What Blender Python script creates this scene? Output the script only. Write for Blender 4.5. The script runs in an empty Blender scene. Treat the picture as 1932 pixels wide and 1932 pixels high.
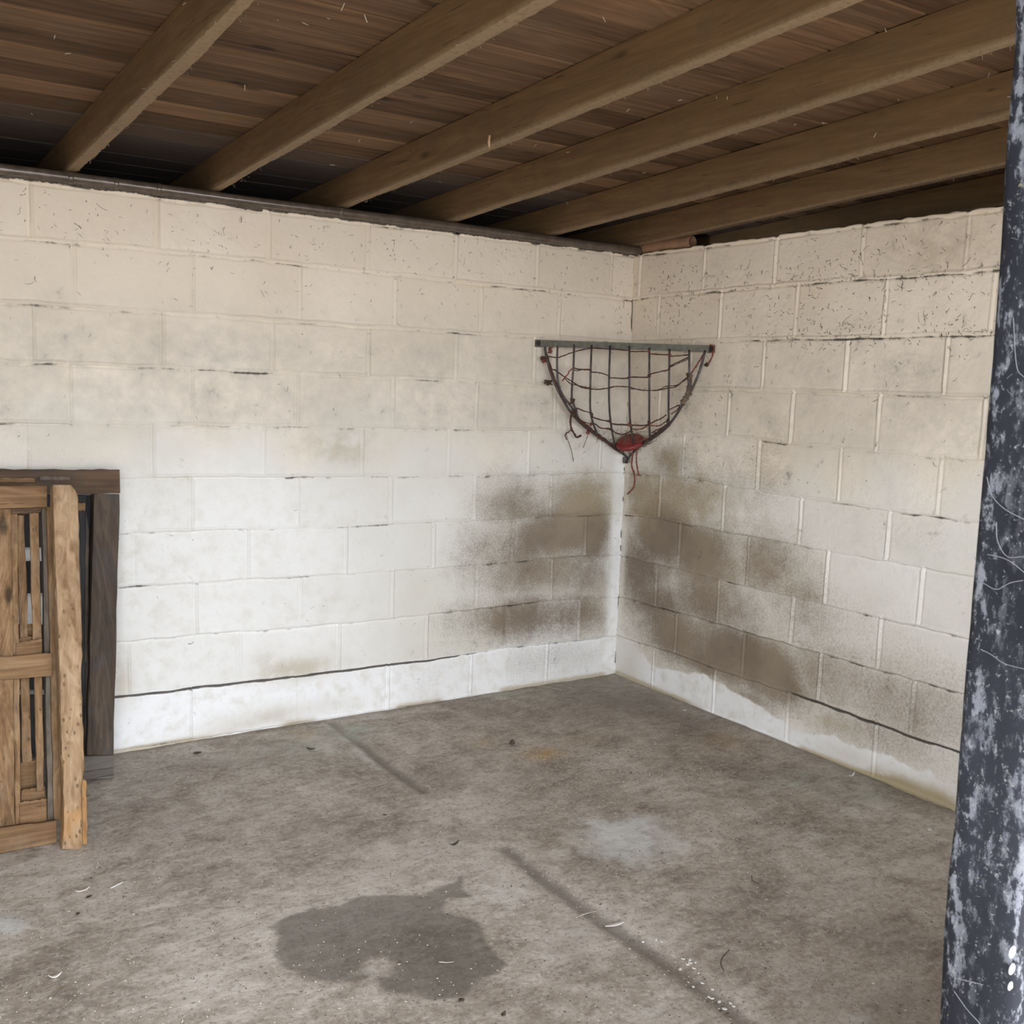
import bpy, math, random
import numpy as np
from mathutils import Vector, Matrix, noise as mn

S = bpy.context.scene
COL = S.collection

# ------------------------------------------------------------------ camera, sky, exposure
F_PX, CAM = 1901.474, np.array([-3.3122, -4.2567, 1.5239])
YAW, PITCH, ROLL = 1.0196, -0.1216, 0.0346
_F = np.array([math.cos(PITCH) * math.cos(YAW), math.cos(PITCH) * math.sin(YAW), math.sin(PITCH)])
_R = np.cross(_F, [0, 0, 1]); _R /= np.linalg.norm(_R)
_U = np.cross(_R, _F)
CR = math.cos(ROLL) * _R + math.sin(ROLL) * _U
CU = -math.sin(ROLL) * _R + math.cos(ROLL) * _U
cam_data = bpy.data.cameras.new('camera')
cam_data.sensor_fit = 'HORIZONTAL'; cam_data.sensor_width = 36.0
cam_data.lens = F_PX * 36.0 / 1932.0
cam_data.clip_start = 0.05; cam_data.clip_end = 200
cam_data.dof.use_dof = True; cam_data.dof.focus_distance = 4.6; cam_data.dof.aperture_fstop = 26.0
cam = bpy.data.objects.new('camera', cam_data); COL.objects.link(cam)
cam.matrix_world = Matrix(((CR[0], CU[0], -_F[0], CAM[0]), (CR[1], CU[1], -_F[1], CAM[1]), (CR[2], CU[2], -_F[2], CAM[2]), (0, 0, 0, 1)))
S.camera = cam

world = bpy.data.worlds.new('overcast_sky'); S.world = world; world.use_nodes = True
wn = world.node_tree.nodes; wl = world.node_tree.links
bg = wn['Background']
# overcast sky: a little brighter towards the zenith
tc = wn.new('ShaderNodeTexCoord'); sx = wn.new('ShaderNodeSeparateXYZ'); wr = wn.new('ShaderNodeValToRGB')
wl.new(tc.outputs['Generated'], sx.inputs[0]); wl.new(sx.outputs['Z'], wr.inputs['Fac']); wl.new(wr.outputs['Color'], bg.inputs['Color'])
wr.color_ramp.elements[0].color = (0.80, 0.86, 0.95, 1); wr.color_ramp.elements[1].color = (1.0, 1.05, 1.15, 1)
bg.inputs['Strength'].default_value = 6.0

DOOR_X0, DOOR_X1, DOOR_Z, FRONT_Y = -3.95, -2.42, 2.12, -3.72
# a second, half-height opening right of the door post (out of view)
HATCH = (-2.05, -0.75, 1.05, 2.12)
for nm, (x0, x1, z0, z1) in (('doorway_portal', (DOOR_X0, DOOR_X1, -0.06, DOOR_Z)), ('hatch_portal', HATCH)):
    pl = bpy.data.lights.new(nm, 'AREA'); pl.shape = 'RECTANGLE'; pl.size = x1 - x0; pl.size_y = z1 - z0
    pl.cycles.is_portal = True
    po = bpy.data.objects.new(nm, pl); COL.objects.link(po)
    po.location = ((x0 + x1) / 2, FRONT_Y - 0.12, (z0 + z1) / 2); po.rotation_euler = (math.radians(90), 0, 0)

S.view_settings.view_transform = 'Standard'; S.view_settings.look = 'None'
S.view_settings.gamma = 1.0; S.view_settings.use_curve_mapping = False
S.view_settings.exposure = 1.25
S.cycles.max_bounces = 10; S.cycles.diffuse_bounces = 8; S.cycles.use_denoising = True
S.cycles.sample_clamp_indirect = 8.0

# ------------------------------------------------------------------ pixel -> point on a given surface of the place
def ray(x, y):
    return _F + CR * ((x - 966) / F_PX) - CU * ((y - 966) / F_PX)
ANG = 0.0546                                    # the right wall stands 93 degrees to the back wall
RD = np.array([math.sin(ANG), -math.cos(ANG), 0.0])
RN = np.array([math.cos(ANG), math.sin(ANG), 0.0])       # points out of the room
def hit(x, y, n, d):                             # plane n.p = d
    r = ray(x, y); n = np.array(n, float)
    return CAM + r * ((d - CAM @ n) / (r @ n))
def on_back(x, y):
    q = hit(x, y, (0, 1, 0), 0); return -q[0], q[2]
def on_right(x, y):
    q = hit(x, y, RN, 0); return float(q @ RD), q[2]
FSX, FSY = 0.0111, 0.0167                        # the floor falls a little towards the door
def on_floor(x, y):
    return hit(x, y, (-FSX, -FSY, 1), 0)
def fz(x, y): return FSX * x + FSY * y

# ------------------------------------------------------------------ object helpers
def tag(o, label=None, cat=None, group=None, kind=None):
    if label: o['label'] = label
    if cat: o['category'] = cat
    if group: o['group'] = group
    if kind: o['kind'] = kind
    return o
def empty(name, loc):
    o = bpy.data.objects.new(name, None); COL.objects.link(o); o.location = loc; o.empty_display_size = 0.1
    bpy.context.view_layer.update()
    return o
def mesh_obj(name, verts, faces, mat, parent=None, smooth=False, attrs=None, bevel=0, uv=None):
    me = bpy.data.meshes.new(name)
    me.from_pydata([tuple(v) for v in verts], [], faces)
    if smooth: me.polygons.foreach_set('use_smooth', [True] * len(me.polygons))
    if attrs:
        for k, v in attrs.items():
            a = me.attributes.new(k, 'FLOAT', 'POINT'); a.data.foreach_set('value', np.asarray(v, np.float32))
    me.materials.append(mat); me.update()
    o = bpy.data.objects.new(name, me); COL.objects.link(o)
    if parent:
        o.parent = parent
        o.matrix_parent_inverse = Matrix.Translation(-parent.location)
    if bevel:
        m = o.modifiers.new('bevel', 'BEVEL'); m.width = bevel; m.segments = 2; m.limit_method = 'ANGLE'
    return o
def grid_mesh(name, P, mat, attrs, extra=None, flip=False):
    """P: (nv, nu, 3) points -> one smooth grid mesh"""
    nv, nu, _ = P.shape
    me = bpy.data.meshes.new(name)
    idx = np.arange(nv * nu).reshape(nv, nu)
    q = np.stack([idx[:-1, :-1], idx[:-1, 1:], idx[1:, 1:], idx[1:, :-1]], -1).reshape(-1, 4)
    if flip: q = q[:, ::-1]
    me.vertices.add(nv * nu); me.vertices.foreach_set('co', P.reshape(-1).astype(np.float32))
    me.loops.add(q.size); me.loops.foreach_set('vertex_index', q.reshape(-1).astype(np.int32))
    me.polygons.add(len(q)); me.polygons.foreach_set('loop_start', (np.arange(len(q)) * 4).astype(np.int32))
    me.polygons.foreach_set('use_smooth', np.ones(len(q), bool))
    me.update(calc_edges=True); me.validate()
    for k, v in attrs.items():
        a = me.attributes.new(k, 'FLOAT', 'POINT'); a.data.foreach_set('value', v.reshape(-1).astype(np.float32))
    me.materials.append(mat)
    o = bpy.data.objects.new(name, me); COL.objects.link(o)
    return o
class MB:                                        # collects shapes into ONE mesh
    def __init__(s): s.v = []; s.f = []
    def box(s, x0, x1, y0, y1, z0, z1):
        b = len(s.v)
        s.v += [(x0, y0, z0), (x1, y0, z0), (x1, y1, z0), (x0, y1, z0), (x0, y0, z1), (x1, y0, z1), (x1, y1, z1), (x0, y1, z1)]
        s.f += [tuple(b + i for i in f) for f in ((0, 3, 2, 1), (4, 5, 6, 7), (0, 1, 5, 4), (1, 2, 6, 5), (2, 3, 7, 6), (3, 0, 4, 7))]
        return s
    def tube(s, pts, r, n=8, cap=True):
        pts = [Vector(p) for p in pts]; b = len(s.v); m = len(pts)
        rr = r if hasattr(r, '__len__') else [r] * m
        t0 = (pts[1] - pts[0]).normalized()
        up = Vector((0, 0, 1)) if abs(t0.z) < 0.9 else Vector((1, 0, 0))
        u = t0.cross(up).normalized()
        for i, p in enumerate(pts):
            t = (pts[min(i + 1, m - 1)] - pts[max(i - 1, 0)])
            t = t.normalized() if t.length > 1e-9 else t0
            u = (u - t * u.dot(t)); u = u.normalized() if u.length > 1e-6 else t.orthogonal().normalized()
            w = t.cross(u)
            for k in range(n):
                a = 2 * math.pi * k / n
                s.v.append(tuple(p + (u * math.cos(a) + w * math.sin(a)) * rr[i]))
        for i in range(m - 1):
            for k in range(n):
                s.f.append((b + i * n + k, b + i * n + (k + 1) % n, b + (i + 1) * n + (k + 1) % n, b + (i + 1) * n + k))
        if cap:
            s.f.append(tuple(b + k for k in reversed(range(n)))); s.f.append(tuple(b + (m - 1) * n + k for k in range(n)))
        return s
    def build(s, name, mat, parent=None, smooth=False, bevel=0):
        return mesh_obj(name, s.v, s.f, mat, parent, smooth, bevel=bevel)
def crom(pts, n=6):                              # smooth curve through points
    P = [Vector(p) for p in pts]; P = [P[0] * 2 - P[1]] + P + [P[-1] * 2 - P[-2]]; out = []
    for i in range(1, len(P) - 2):
        a, b, c, d = P[i - 1:i + 3]
        for k in range(n):
            t = k / n
            out.append(0.5 * (2 * b + (c - a) * t + (2 * a - 5 * b + 4 * c - d) * t * t + (3 * b - a - 3 * c + d) * t ** 3))
    out.append(P[-2]); return out
def board(name, A, B, C, D, n, th, mat, parent=None, seg=14, rough=0.0015, seed=0, bevel=0.003):
    """A rough-sawn board. A,B: the two corners of one end, D,C: of the other end (front face);
    n: unit vector into the board's thickness."""
    rnd = random.Random(seed); A, B, C, D, n = [Vector(q) for q in (A, B, C, D, n)]
    v = []; f = []
    ph = [rnd.random() * 50 for _ in range(4)]
    for i in range(seg + 1):
        t = i / seg; p = A.lerp(D, t); q = B.lerp(C, t); w = (q - p).normalized()
        def j(k): return rough * (mn.noise(Vector((t * 9 + ph[k], k * 7.1, 0))) * 2 + (rnd.random() - .5) * 0.8)
        v += [p + w * j(0) + n * j(1) * .5, q + w * j(2) + n * j(3) * .5, q + n * th + w * j(2), p + n * th + w * j(0)]
    for i in range(seg):
        b = i * 4
        for k in range(4): f.append((b + k, b + (k + 1) % 4, b + 4 + (k + 1) % 4, b + 4 + k))
    f.append((3, 2, 1, 0)); f.append((seg * 4, seg * 4 + 1, seg * 4 + 2, seg * 4 + 3))
    nrm = (v[1] - v[0]).cross(v[4] - v[0])
    if nrm.dot(n) > 0: f = [tuple(reversed(q)) for q in f]
    return mesh_obj(name, v, f, mat, parent, bevel=bevel)

# ------------------------------------------------------------------ material helpers
class NT:
    def __init__(s, name):
        s.m = bpy.data.materials.new(name); s.m.use_nodes = True; s.t = s.m.node_tree
        s.n = s.t.nodes; s.b = s.n['Principled BSDF']
    def node(s, typ, **kw):
        n = s.n.new(typ)
        for k, v in kw.items(): setattr(n, k, v)
        return n
    def link(s, a, b): s.t.links.new(a, b)
    def put(s, sock, v):
        if hasattr(v, 'is_output'): s.link(v, sock)
        elif isinstance(v, (tuple, list)): sock.default_value = tuple(v) if len(sock.default_value) == len(v) else (*v, 1.0)
        else: sock.default_value = v
    def coord(s, which='Object', scale=(1, 1, 1), loc=(0, 0, 0), rnd=False):
        c = s.node('ShaderNodeTexCoord'); m = s.node('ShaderNodeMapping')
        s.link(c.outputs[which], m.inputs[0]); m.inputs['Scale'].default_value = scale; m.inputs['Location'].default_value = loc
        if rnd:
            oi = s.node('ShaderNodeObjectInfo'); mm = s.math('MULTIPLY', oi.outputs['Random'], 37.0)
            cb = s.node('ShaderNodeCombineXYZ')
            for k in range(3): s.link(mm, cb.inputs[k])
            s.link(cb.outputs[0], m.inputs['Location'])
        return m.outputs[0]
    def noise(s, vec, scale, detail=4, rough=0.55, dist=0.0):
        n = s.node('ShaderNodeTexNoise'); s.link(vec, n.inputs['Vector'])
        n.inputs['Scale'].default_value = scale; n.inputs['Detail'].default_value = detail
        n.inputs['Roughness'].default_value = rough; n.inputs['Distortion'].default_value = dist
        return n.outputs[0]
    def voro(s, vec, scale, feature='F1', rand=1.0):
        n = s.node('ShaderNodeTexVoronoi', feature=feature); s.link(vec, n.inputs['Vector']); n.inputs['Scale'].default_value = scale
        n.inputs['Randomness'].default_value = rand
        return n
    def attr(s, name): return s.node('ShaderNodeAttribute', attribute_name=name).outputs['Fac']
    def math(s, op, a, b=0.0, c=0.0, clamp=False):
        n = s.node('ShaderNodeMath', operation=op, use_clamp=clamp)
        for k, v in enumerate((a, b, c)): s.put(n.inputs[k], v)
        return n.outputs[0]
    def step(s, v, lo, hi, a=0.0, b=1.0):
        n = s.node('ShaderNodeMapRange', interpolation_type='SMOOTHSTEP')
        s.put(n.inputs[0], v); s.put(n.inputs[1], lo); s.put(n.inputs[2], hi); s.put(n.inputs[3], a); s.put(n.inputs[4], b)
        return n.outputs[0]
    def mix(s, f, a, b, mode='MIX'):
        n = s.node('ShaderNodeMix', data_type='RGBA', blend_type=mode)
        s.put(n.inputs[0], f); s.put(n.inputs[6], a); s.put(n.inputs[7], b)
        return n.outputs[2]
    def ramp(s, v, *st):
        n = s.node('ShaderNodeValToRGB'); s.put(n.inputs[0], v); e = n.color_ramp.elements
        while len(e) < len(st): e.new(0.5)
        for k, (p, c) in enumerate(st): e[k].position = p; e[k].color = (*c, 1)
        return n.outputs[0]
    def bump(s, h, strength=0.3, dist=0.01, prev=None):
        n = s.node('ShaderNodeBump'); s.put(n.inputs['Height'], h); n.inputs['Strength'].default_value = strength
        n.inputs['Distance'].default_value = dist
        if prev is not None: s.link(prev, n.inputs['Normal'])
        return n.outputs[0]
    def done(s, col, rough=0.8, normal=None, metal=0.0, spec=None):
        s.put(s.b.inputs['Base Color'], col); s.put(s.b.inputs['Roughness'], rough); s.put(s.b.inputs['Metallic'], metal)
        if spec is not None: s.b.inputs['Specular IOR Level'].default_value = spec
        if normal is not None: s.link(normal, s.b.inputs['Normal'])
        return s.m

def wood(name, axis, c_dark, c_mid, c_light, grain=1.0, knots=0.5, rough=0.8, dirt=None, dirt_amt=0.3, tint=False, dusty=False):
    """sawn timber; axis = direction of the grain"""
    t = NT(name)
    sc = [38.0 * grain] * 3; sc[axis] = 1.6 * grain
    v = t.coord(scale=tuple(sc), rnd=True)
    vi = t.coord(rnd=True)
    g1 = t.noise(v, 1.0, 6, 0.62, 0.6)
    sc2 = [6.0] * 3; sc2[axis] = 0.7
    v2 = t.coord(scale=tuple(sc2), rnd=True)
    g2 = t.noise(v2, 1.0, 3, 0.5, 1.4)
    rings = t.math('SINE', t.math('MULTIPLY', g2, 60.0))
    f = t.math('ADD', t.math('MULTIPLY', g1, 0.75), t.math('MULTIPLY', rings, 0.045))
    f = t.math('ADD', f, t.math('MULTIPLY', g2, 0.3))
    col = t.ramp(f, (0.30, c_dark), (0.52, c_mid), (0.76, c_light))
    # knots
    sk = [7.0] * 3; sk[axis] = 2.6
    vk = t.coord(scale=tuple(sk), rnd=True)
    dv = t.voro(vk, 1.0).outputs['Distance']
    kn = t.step(t.math('ADD', dv, t.math('MULTIPLY', g1, 0.10)), 0.10, 0.19, 1.0, 0.0)
    col = t.mix(t.math('MULTIPLY', kn, knots), col, tuple(c * 0.32 for c in c_dark))
    sc3 = [85.0] * 3; sc3[axis] = 1.1
    cr = t.step(t.noise(t.coord(scale=tuple(sc3), rnd=True), 1.0, 3, .6, .4), .655, .70)
    col = t.mix(t.math('MULTIPLY', cr, .7), col, tuple(c * .35 for c in c_dark))
    if dirt:
        d = t.step(t.noise(vi, 7.0, 5, 0.65), 0.48, 0.72)
        col = t.mix(t.math('MULTIPLY', d, dirt_amt), col, dirt)
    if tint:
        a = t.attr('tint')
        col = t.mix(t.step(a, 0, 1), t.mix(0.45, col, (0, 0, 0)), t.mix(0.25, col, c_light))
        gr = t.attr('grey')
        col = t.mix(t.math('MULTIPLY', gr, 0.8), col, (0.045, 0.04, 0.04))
    if dusty:  # dust on the undersides, which also carries painted floor bounce
        col = t.mix(t.math('MULTIPLY', t.attr('dust_bounce'), t.step(t.noise(vi, 60, 4, .7), .25, .6, .35, .85)), col, (0.27, 0.19, 0.115))
    nb = t.bump(f, 0.5, 0.003)
    return t.done(col, rough, nb, spec=0.25)
# ------------------------------------------------------------------ materials
def mat_paint():
    t = NT('painted_blockwork')
    vo = t.coord(); n_big = t.noise(vo, 2.2, 4, 0.6); n_mid = t.noise(vo, 14, 6, 0.65); n_fine = t.noise(vo, 110, 5, 0.7)
    tint = t.attr('tint')
    col = t.mix(t.step(n_big, 0.35, 0.7), (0.74, 0.715, 0.66), (0.67, 0.635, 0.565))
    col = t.mix(t.math('MULTIPLY', tint, 0.55), col, (0.60, 0.565, 0.48))
    col = t.mix(t.math('MULTIPLY', t.step(n_fine, 0.55, 0.75), 0.25), col, (0.54, 0.50, 0.43))
    fresh = t.attr('fresh')
    col = t.mix(t.math('MULTIPLY', fresh, t.step(n_mid, 0.25, 0.6)), col, (0.84, 0.83, 0.81))
    old = t.attr('painted_bounce')  # warm bounce light painted into the upper wall colour
    col = t.mix(t.math('MULTIPLY', old, t.step(t.math('ADD', n_mid, t.math('MULTIPLY', old, .6)), .3, .8)), col, t.mix(1.0, col, (1.21, 1.10, 0.985), 'MULTIPLY'))  # painted bounce warms and lifts the wall colour
    col = t.mix(t.math('MULTIPLY', t.attr('mid_dark'), t.step(t.math('ADD', n_mid, t.math('MULTIPLY', n_big, .5)), .2, 1.25)), col, (0.50, 0.455, 0.39))  # darkens the wall at mid height
    # brown grime, with the hay rack's shadow painted in
    brown = t.attr('brown')
    k = t.math('ADD', brown, t.math('MULTIPLY', t.math('SUBTRACT', n_mid, 0.5), 0.6))
    k = t.math('ADD', k, t.math('MULTIPLY', t.math('SUBTRACT', n_fine, 0.5), 1.0))
    k = t.step(k, -0.05, 1.0)
    k = t.math('MULTIPLY', k, t.step(brown, 0.02, 0.2))
    bc = t.mix(t.step(n_big, 0.4, 0.65), (0.150, 0.103, 0.062), (0.225, 0.170, 0.110))
    col = t.mix(t.math('MULTIPLY', k, 0.9), col, bc)
    damp = t.attr('damp')
    k2 = t.math('MULTIPLY', damp, t.step(t.math('ADD', n_mid, t.math('MULTIPLY', damp, .35)), 0.42, 0.75))
    col = t.mix(k2, col, (0.40, 0.325, 0.20))
    # small dark specks
    sp = t.voro(vo, 26).outputs['Distance']
    spk = t.step(t.math('ADD', sp, t.math('MULTIPLY', n_mid, 0.25)), 0.165, 0.20, 1, 0)
    spk = t.math('MULTIPLY', spk, t.attr('speck'))
    col = t.mix(t.math('MULTIPLY', spk, 0.75), col, (0.07, 0.055, 0.04))
    ck = t.attr('crack')
    ckn = t.math('MULTIPLY', t.step(t.math('ADD', ck, t.math('MULTIPLY', t.math('SUBTRACT', n_mid, 0.5), 2.2)), 0.25, 0.85), 0.93)
    col = t.mix(ckn, col, (0.06, 0.048, 0.035))
    b = t.bump(t.math('ADD', n_fine, t.math('MULTIPLY', n_mid, 1.5)), 0.35, 0.004)
    return t.done(col, 0.72, b, spec=0.3)

def mat_concrete():
    t = NT('stained_concrete')
    vo = t.coord(); nb = t.noise(vo, 1.6, 5, 0.6); nm = t.noise(vo, 9, 6, 0.7); nf = t.noise(vo, 70, 6, 0.75)
    vs = t.coord(scale=(0.55, 1.0, 1), loc=(0, 0, 0)); ns = t.noise(vs, 26, 5, 0.7, 0.6)
    f = t.math('ADD', t.math('MULTIPLY', nb, 0.5), t.math('ADD', t.math('MULTIPLY', nm, 0.35), t.math('MULTIPLY', ns, 0.35))); f = t.math('SUBTRACT', f, 0.075)
    col = t.ramp(f, (0.40, (0.195, 0.158, 0.122)), (0.51, (0.345, 0.295, 0.240)), (0.64, (0.53, 0.475, 0.41)))
    col = t.mix(t.math('MULTIPLY', t.step(nf, 0.52, 0.68), 0.5), col, (0.62, 0.58, 0.51))
    col = t.mix(t.math('MULTIPLY', t.step(nf, 0.48, 0.34), 0.6), col, (0.13, 0.11, 0.09))
    light = t.attr('light'); kl = t.step(t.math('ADD', light, t.math('MULTIPLY', t.math('SUBTRACT', nm, 0.5), 1.3)), 0.2, 1.1)
    col = t.mix(t.math('MULTIPLY', kl, t.step(light, 0.02, 0.3)), col, (0.60, 0.60, 0.575))
    brown = t.attr('brown'); kb = t.math('MULTIPLY', t.step(t.math('ADD', brown, t.math('MULTIPLY', t.math('SUBTRACT', nm, 0.5), 1.2)), 0.1, 1.1), 0.75)
    col = t.mix(t.math('MULTIPLY', kb, t.step(brown, 0.02, 0.3)), col, (0.15, 0.125, 0.10))
    och = t.attr('ochre'); col = t.mix(t.math('MULTIPLY', och, t.step(nm, 0.35, 0.6)), col, (0.40, 0.25, 0.09))
    green = t.attr('green'); col = t.mix(t.math('MULTIPLY', green, t.step(nm, 0.3, 0.6)), col, (0.34, 0.37, 0.31))
    wet = t.attr('wet'); kw = t.step(t.math('ADD', wet, t.math('MULTIPLY', t.math('SUBTRACT', nm, 0.5), 1.3)), 0.34, 0.72)
    kw2 = t.math('MULTIPLY', kw, t.math('ADD', 0.25, t.math('MULTIPLY', nm, 0.75)))
    col = t.mix(kw2, col, t.mix(0.5, (0.12, 0.105, 0.085), col, 'MULTIPLY'))
    # tiny dark crumbs
    v1 = t.voro(vo, 34).outputs['Distance']
    s1 = t.step(t.math('ADD', v1, t.math('MULTIPLY', nm, 0.22)), 0.16, 0.19, 1, 0)
    col = t.mix(t.math('MULTIPLY', s1, 0.8), col, (0.07, 0.06, 0.05))
    bb = t.bump(t.math('ADD', t.math('MULTIPLY', nf, 0.6), t.math('ADD', nm, ns)), 0.55, 0.006)
    r = t.math('SUBTRACT', 0.72, t.math('MULTIPLY', kw, 0.22))
    return t.done(col, r, bb, spec=0.35)

def mat_simple(name, c1, c2, scale=20, rough=0.6, metal=0.0, bump=0.2, spec=None, bd=0.003):
    t = NT(name); v = t.coord(); n = t.noise(v, scale, 6, 0.65)
    return t.done(t.mix(t.step(n, 0.38, 0.65), c1, c2), rough, t.bump(n, bump, bd), metal, spec)

M_PAINT = mat_paint(); M_CONC = mat_concrete()
M_JOIST = wood('joist_timber', 1, (0.105, 0.058, 0.024), (0.145, 0.082, 0.034), (0.195, 0.115, 0.052), 1.0, 0.75, dirt=(0.10, 0.068, 0.034), dirt_amt=0.5, dusty=True)  # dusty: underside dust plus painted floor bounce
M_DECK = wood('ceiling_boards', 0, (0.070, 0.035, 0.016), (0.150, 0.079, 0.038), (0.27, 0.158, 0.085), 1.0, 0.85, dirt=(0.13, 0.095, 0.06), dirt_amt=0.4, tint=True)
PALE = ((0.075, 0.040, 0.017), (0.19, 0.108, 0.050), (0.34, 0.215, 0.112))
M_PALE_V = wood('pale_pine_upright', 2, *PALE, 1.0, 0.85, dirt=(0.28, 0.21, 0.14), dirt_amt=0.35)
M_PALE_H = wood('pale_pine_level', 0, *PALE, 1.0, 0.85, dirt=(0.28, 0.21, 0.14), dirt_amt=0.35)
M_GREY_V = wood('grey_weathered_upright', 2, (0.07, 0.052, 0.036), (0.125, 0.10, 0.075), (0.19, 0.155, 0.12), 1.0, 0.5)
M_DARK_V = wood('dark_weathered_upright', 2, (0.032, 0.023, 0.017), (0.070, 0.050, 0.035), (0.125, 0.09, 0.062), 1.0, 0.5, dirt=(0.055, 0.062, 0.064), dirt_amt=0.6)
M_BLACK_V = wood('blackened_upright', 2, (0.015, 0.014, 0.014), (0.032, 0.030, 0.030), (0.06, 0.056, 0.055), 1.0, 0.3)
M_DARK_H = wood('dark_weathered_level', 0, (0.04, 0.027, 0.018), (0.095, 0.058, 0.034), (0.155, 0.095, 0.058), 1.0, 0.7, dirt=(0.07, 0.06, 0.05), dirt_amt=0.6)
M_DIRTY_H = wood('muddy_level', 0, (0.07, 0.055, 0.045), (0.115, 0.097, 0.08), (0.17, 0.15, 0.125), 1.0, 0.2)

# ------------------------------------------------------------------ block walls
BACK_BED = {
 0: [(0, 0), (4.2, -0.02)],
 1: [(-0.00, 0.215), (0.70, 0.224), (1.15, 0.213), (1.60, 0.212), (2.06, 0.214), (2.52, 0.218)],
 2: [(-0.00, 0.432), (0.43, 0.445), (0.88, 0.440), (1.33, 0.434), (1.79, 0.435), (2.24, 0.446)],
 3: [(0.00, 0.660), (0.23, 0.669), (0.68, 0.665), (1.12, 0.661), (1.57, 0.663), (2.02, 0.669), (2.49, 0.675)],
 4: [(0.01, 0.881), (0.45, 0.886), (0.90, 0.884), (1.35, 0.883), (1.80, 0.886), (2.26, 0.893)],
 5: [(0.01, 1.106), (0.46, 1.104), (0.91, 1.102), (1.36, 1.107), (1.80, 1.113), (2.26, 1.120)],
 6: [(0.0, 1.328), (0.91, 1.326), (1.35, 1.330), (2.26, 1.334)],
 7: [(0.0, 1.555), (0.59, 1.552), (1.03, 1.559), (2.38, 1.564)],
 8: [(0.0, 1.788), (0.45, 1.790), (0.90, 1.784), (1.35, 1.782), (2.26, 1.783)],
 9: [(0.01, 2.010), (0.59, 2.015), (1.94, 2.027), (2.39, 2.026), (2.85, 2.023)],
 10: [(0.00, 2.235), (1.94, 2.230), (2.39, 2.230), (2.85, 2.232)]}
RIGHT_BED = {
 0: [(0, 0), (4.2, -0.04)],
 1: [(0.02, 0.217), (0.45, 0.226), (0.90, 0.216), (1.34, 0.226), (1.80, 0.213)],
 2: [(0.00, 0.433), (0.29, 0.438), (0.73, 0.441), (1.17, 0.437), (1.62, 0.441)],
 3: [(-0.00, 0.659), (0.44, 0.658), (0.90, 0.654), (1.35, 0.656)],
 4: [(-0.01, 0.881), (0.28, 0.896), (0.73, 0.888), (1.18, 0.890), (1.62, 0.889)],
 5: [(-0.01, 1.106), (0.45, 1.120), (0.71, 1.112), (1.17, 1.100), (1.61, 1.096)],
 6: [(0.02, 1.327), (0.72, 1.340), (1.09, 1.330), (1.54, 1.324)],
 7: [(0.01, 1.555), (0.92, 1.562), (1.37, 1.556), (1.82, 1.559)],
 8: [(0.01, 1.787), (0.63, 1.790), (1.08, 1.788), (1.52, 1.785)],
 9: [(0.0, 2.012), (0.2, 2.022), (0.51, 2.019), (0.95, 2.022), (1.41, 2.020), (1.86, 2.015)],
 10: [(0.00, 2.237), (0.50, 2.232), (0.94, 2.232), (1.39, 2.233), (1.86, 2.228)]}
BACK_PERP = {
 1: [0.449, 0.898, 1.353, 1.812, 2.271], 2: [0.25, 0.704, 1.149, 1.602, 2.059, 2.518], 3: [0.437, 0.88, 1.336, 1.789, 2.244],
 4: [0.234, 0.68, 1.127, 1.576, 2.025, 2.485], 5: [0.458, 0.905, 1.353, 1.803, 2.258], 6: [0.162, 0.608, 1.057, 1.503, 1.959, 2.414, 2.874],
 7: [0.46, 0.911, 1.353, 1.807, 2.259, 2.722], 8: [0.593, 1.031, 1.478, 1.92, 2.375, 2.848], 9: [0.456, 0.904, 1.352, 1.799, 2.255, 2.703],
 10: [0.141, 0.598, 1.046, 1.489, 1.938, 2.39, 2.847]}
RIGHT_PERP = {
 1: [0.294, 0.733, 1.182, 1.639], 2: [0.447, 0.897, 1.34, 1.795], 3: [0.285, 0.723, 1.171, 1.623], 4: [0.439, 0.89, 1.339, 1.788],
 5: [0.278, 0.721, 1.176, 1.618], 6: [0.438, 0.92, 1.367, 1.826], 7: [0.24, 0.718, 1.093, 1.535], 8: [0.45, 0.91, 1.363, 1.813],
 9: [0.20, 0.625, 1.077, 1.525], 10: [0.044, 0.501, 0.946, 1.398, 1.854]}

def vnoise(x, y, seed):
    """cheap smooth value noise on arrays"""
    rs = np.random.RandomState(seed); T = rs.rand(256, 256)
    xi = np.floor(x).astype(int); yi = np.floor(y).astype(int); fx = x - xi; fy = y - yi
    fx = fx * fx * (3 - 2 * fx); fy = fy * fy * (3 - 2 * fy); xi &= 255; yi &= 255; x1 = (xi + 1) & 255; y1 = (yi + 1) & 255
    return (T[yi, xi] * (1 - fx) + T[yi, x1] * fx) * (1 - fy) + (T[y1, xi] * (1 - fx) + T[y1, x1] * fx) * fy
def sstep(v, a, b):
    t = np.clip((v - a) / (b - a), 0, 1); return t * t * (3 - 2 * t)

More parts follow.
